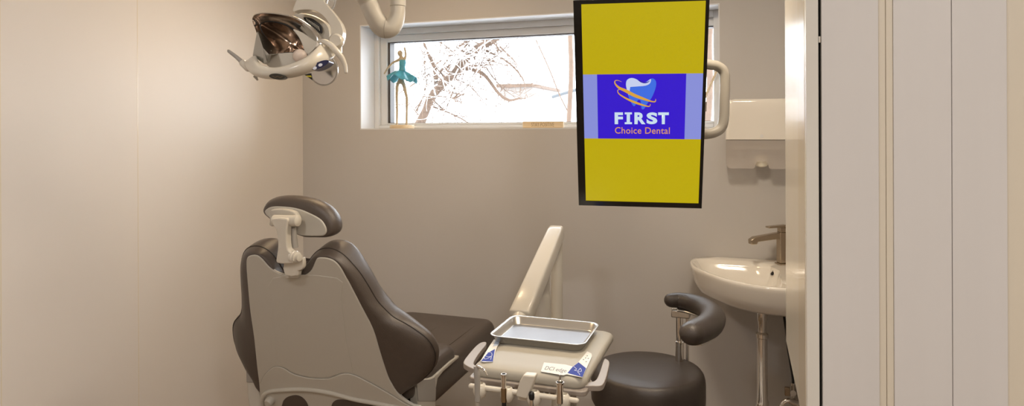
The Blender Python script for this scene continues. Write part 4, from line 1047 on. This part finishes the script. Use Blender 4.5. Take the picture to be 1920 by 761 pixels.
# hanging round mirror disc and warning sticker
dc = L(868, 552, .03)
mdisc = obj('mirror_disc', lathe([(.045, .012), (.047, .008), (.047, 0), (.0455, -.002), (.044, .0), (0, .001)], axis(dc, (-FW + Vector((-.25, 0, -.15))).normalized()) @ Matrix.Scale(-1, 4, (0, 0, 1)), segs=48), m_mirror, lamp, label='round mirror disc')
obj('disc_edge', tube([axis(dc, (-FW + Vector((-.25, 0, -.15))).normalized()) @ Vector((.0468 * math.cos(t * math.pi / 24), .0468 * math.sin(t * math.pi / 24), .001)) for t in range(48)], .0014, segs=6, closed=True), m_greyp, mdisc)
wst = obj('warning_sticker', slab([L(722, 592, -.02), L(775, 580, -.02), L(785, 636, -.02)], FW, 0, .004), m_black, lamp)
obj('yellow_stripe', slab([L(732, 600, -.0225), L(772, 598, -.0225), L(778, 612, -.0225), L(745, 608, -.0225)], FW, 0, .002), m_yellow, wst)
# arm from the lamp up and over to the ceiling column
AT = 2.25
def Q(x, y, o=0): return P(540 + x / 8, y / 8, AT + o)
cold = Q(1645, 40)
arm_p = [Q(930, -420, -.1), Q(1050, -220, -.05), Q(1180, 0), Q(1270, 190), Q(1340, 320), Q(1400, 400), Q(1480, 430), Q(1560, 400), Q(1620, 300), Q(1645, 190), Q(1648, 100)]
obj('elbow_arm', tube(cr(arm_p, 6), crs([.030, .031, .031, .031, .032, .033, .033, .031, .028, .0255, .0245], 6), segs=28), m_white2, lamp)
obj('elbow_cable', tube(cr([Q(1050, -60, -.01), Q(1120, 60, -.01), Q(1200, 210, -.01), Q(1270, 350, -.01), Q(1345, 480, -.01)], 4), .009, segs=10), m_groove, lamp)
obj('elbow_seam', tube([Q(1470, 430) + (Vector((.0345 * math.cos(a * math.pi / 16) * 1, 0, 0)) * 0) + RT * .0 + UP * .0 + (FW * math.cos(a * math.pi / 16) + (UP * .98 + RT * .1) * math.sin(a * math.pi / 16)) * .0334 for a in range(32)], .0006, segs=5, closed=True), m_groove, lamp)
top = Q(1648, 100)
obj('ceiling_column', lathe([(.0245, 0), (.0265, .002), (.0265, .024), (.022, .027), (.022, ZC - top.z - .03), (.07, ZC - top.z - .025), (.07, ZC - top.z)], T(top), segs=32), m_white2, lamp)
top2 = arm_p[0]
obj('upper_link', tube(cr([top2, top2 + Vector((-.03, 0, .06)), L(870, -140, .01) + Vector((0, 0, .10)), L(865, -60, .01)], 6), .024, segs=20), m_white2, lamp)

# ------------------------------------------------------------------ light
def area(name, loc, size, energy, col, rot=(0, 0, 0), sy=None):
    l = bpy.data.lights.new(name, 'AREA'); l.energy = energy; l.color = col; l.size = size
    if sy: l.shape = 'RECTANGLE'; l.size_y = sy
    o = bpy.data.objects.new(name, l); COL.objects.link(o); o.location = loc; o.rotation_euler = rot; return o
warm = (1.0, .845, .66)
neutral = (1.0, .95, .92)
for i, (x, y, e, c_) in enumerate(((-.15, 2.0, 21, warm), (-1.2, .1, 16, neutral), (.75, -.3, 35, neutral), (XL + .95, 2.55, 10.5, (1.0, .72, .42)))):  # passage panel is added, unseen, giving the door panels flash-like neutral light
    f_ = thing('ceiling_light', ('square ceiling light panel above the instrument table', 'square ceiling light panel behind the camera', 'added light panel over the passage, lighting the door', 'square ceiling light panel in the corner by the window')[i], 'ceiling light', (x, y, ZC - .02), 'ceiling light panels')
    obj('fixture_frame', box((x - .16, y - .16, ZC - .018), (x + .16, y + .16, ZC)), m_frame, f_)
    area('ceiling_lamp', (x, y, ZC - .03), .28, e, c_)
w = bpy.data.worlds.new('sky'); sc.world = w; w.use_nodes = True; nt = w.node_tree
bg = nt.nodes['Background']; bg.inputs['Color'].default_value = (.88, .94, 1.0, 1); bg.inputs['Strength'].default_value = 10.0

sc.view_settings.view_transform = 'Standard'; sc.view_settings.look = 'None'
sc.view_settings.gamma = 1; sc.view_settings.exposure = 0; sc.view_settings.use_curve_mapping = False
sc.cycles.use_denoising = True
sc.cycles.max_bounces = 8; sc.cycles.diffuse_bounces = 5; sc.cycles.glossy_bounces = 4; sc.cycles.transparent_max_bounces = 12
sc.cycles.sample_clamp_indirect = 6
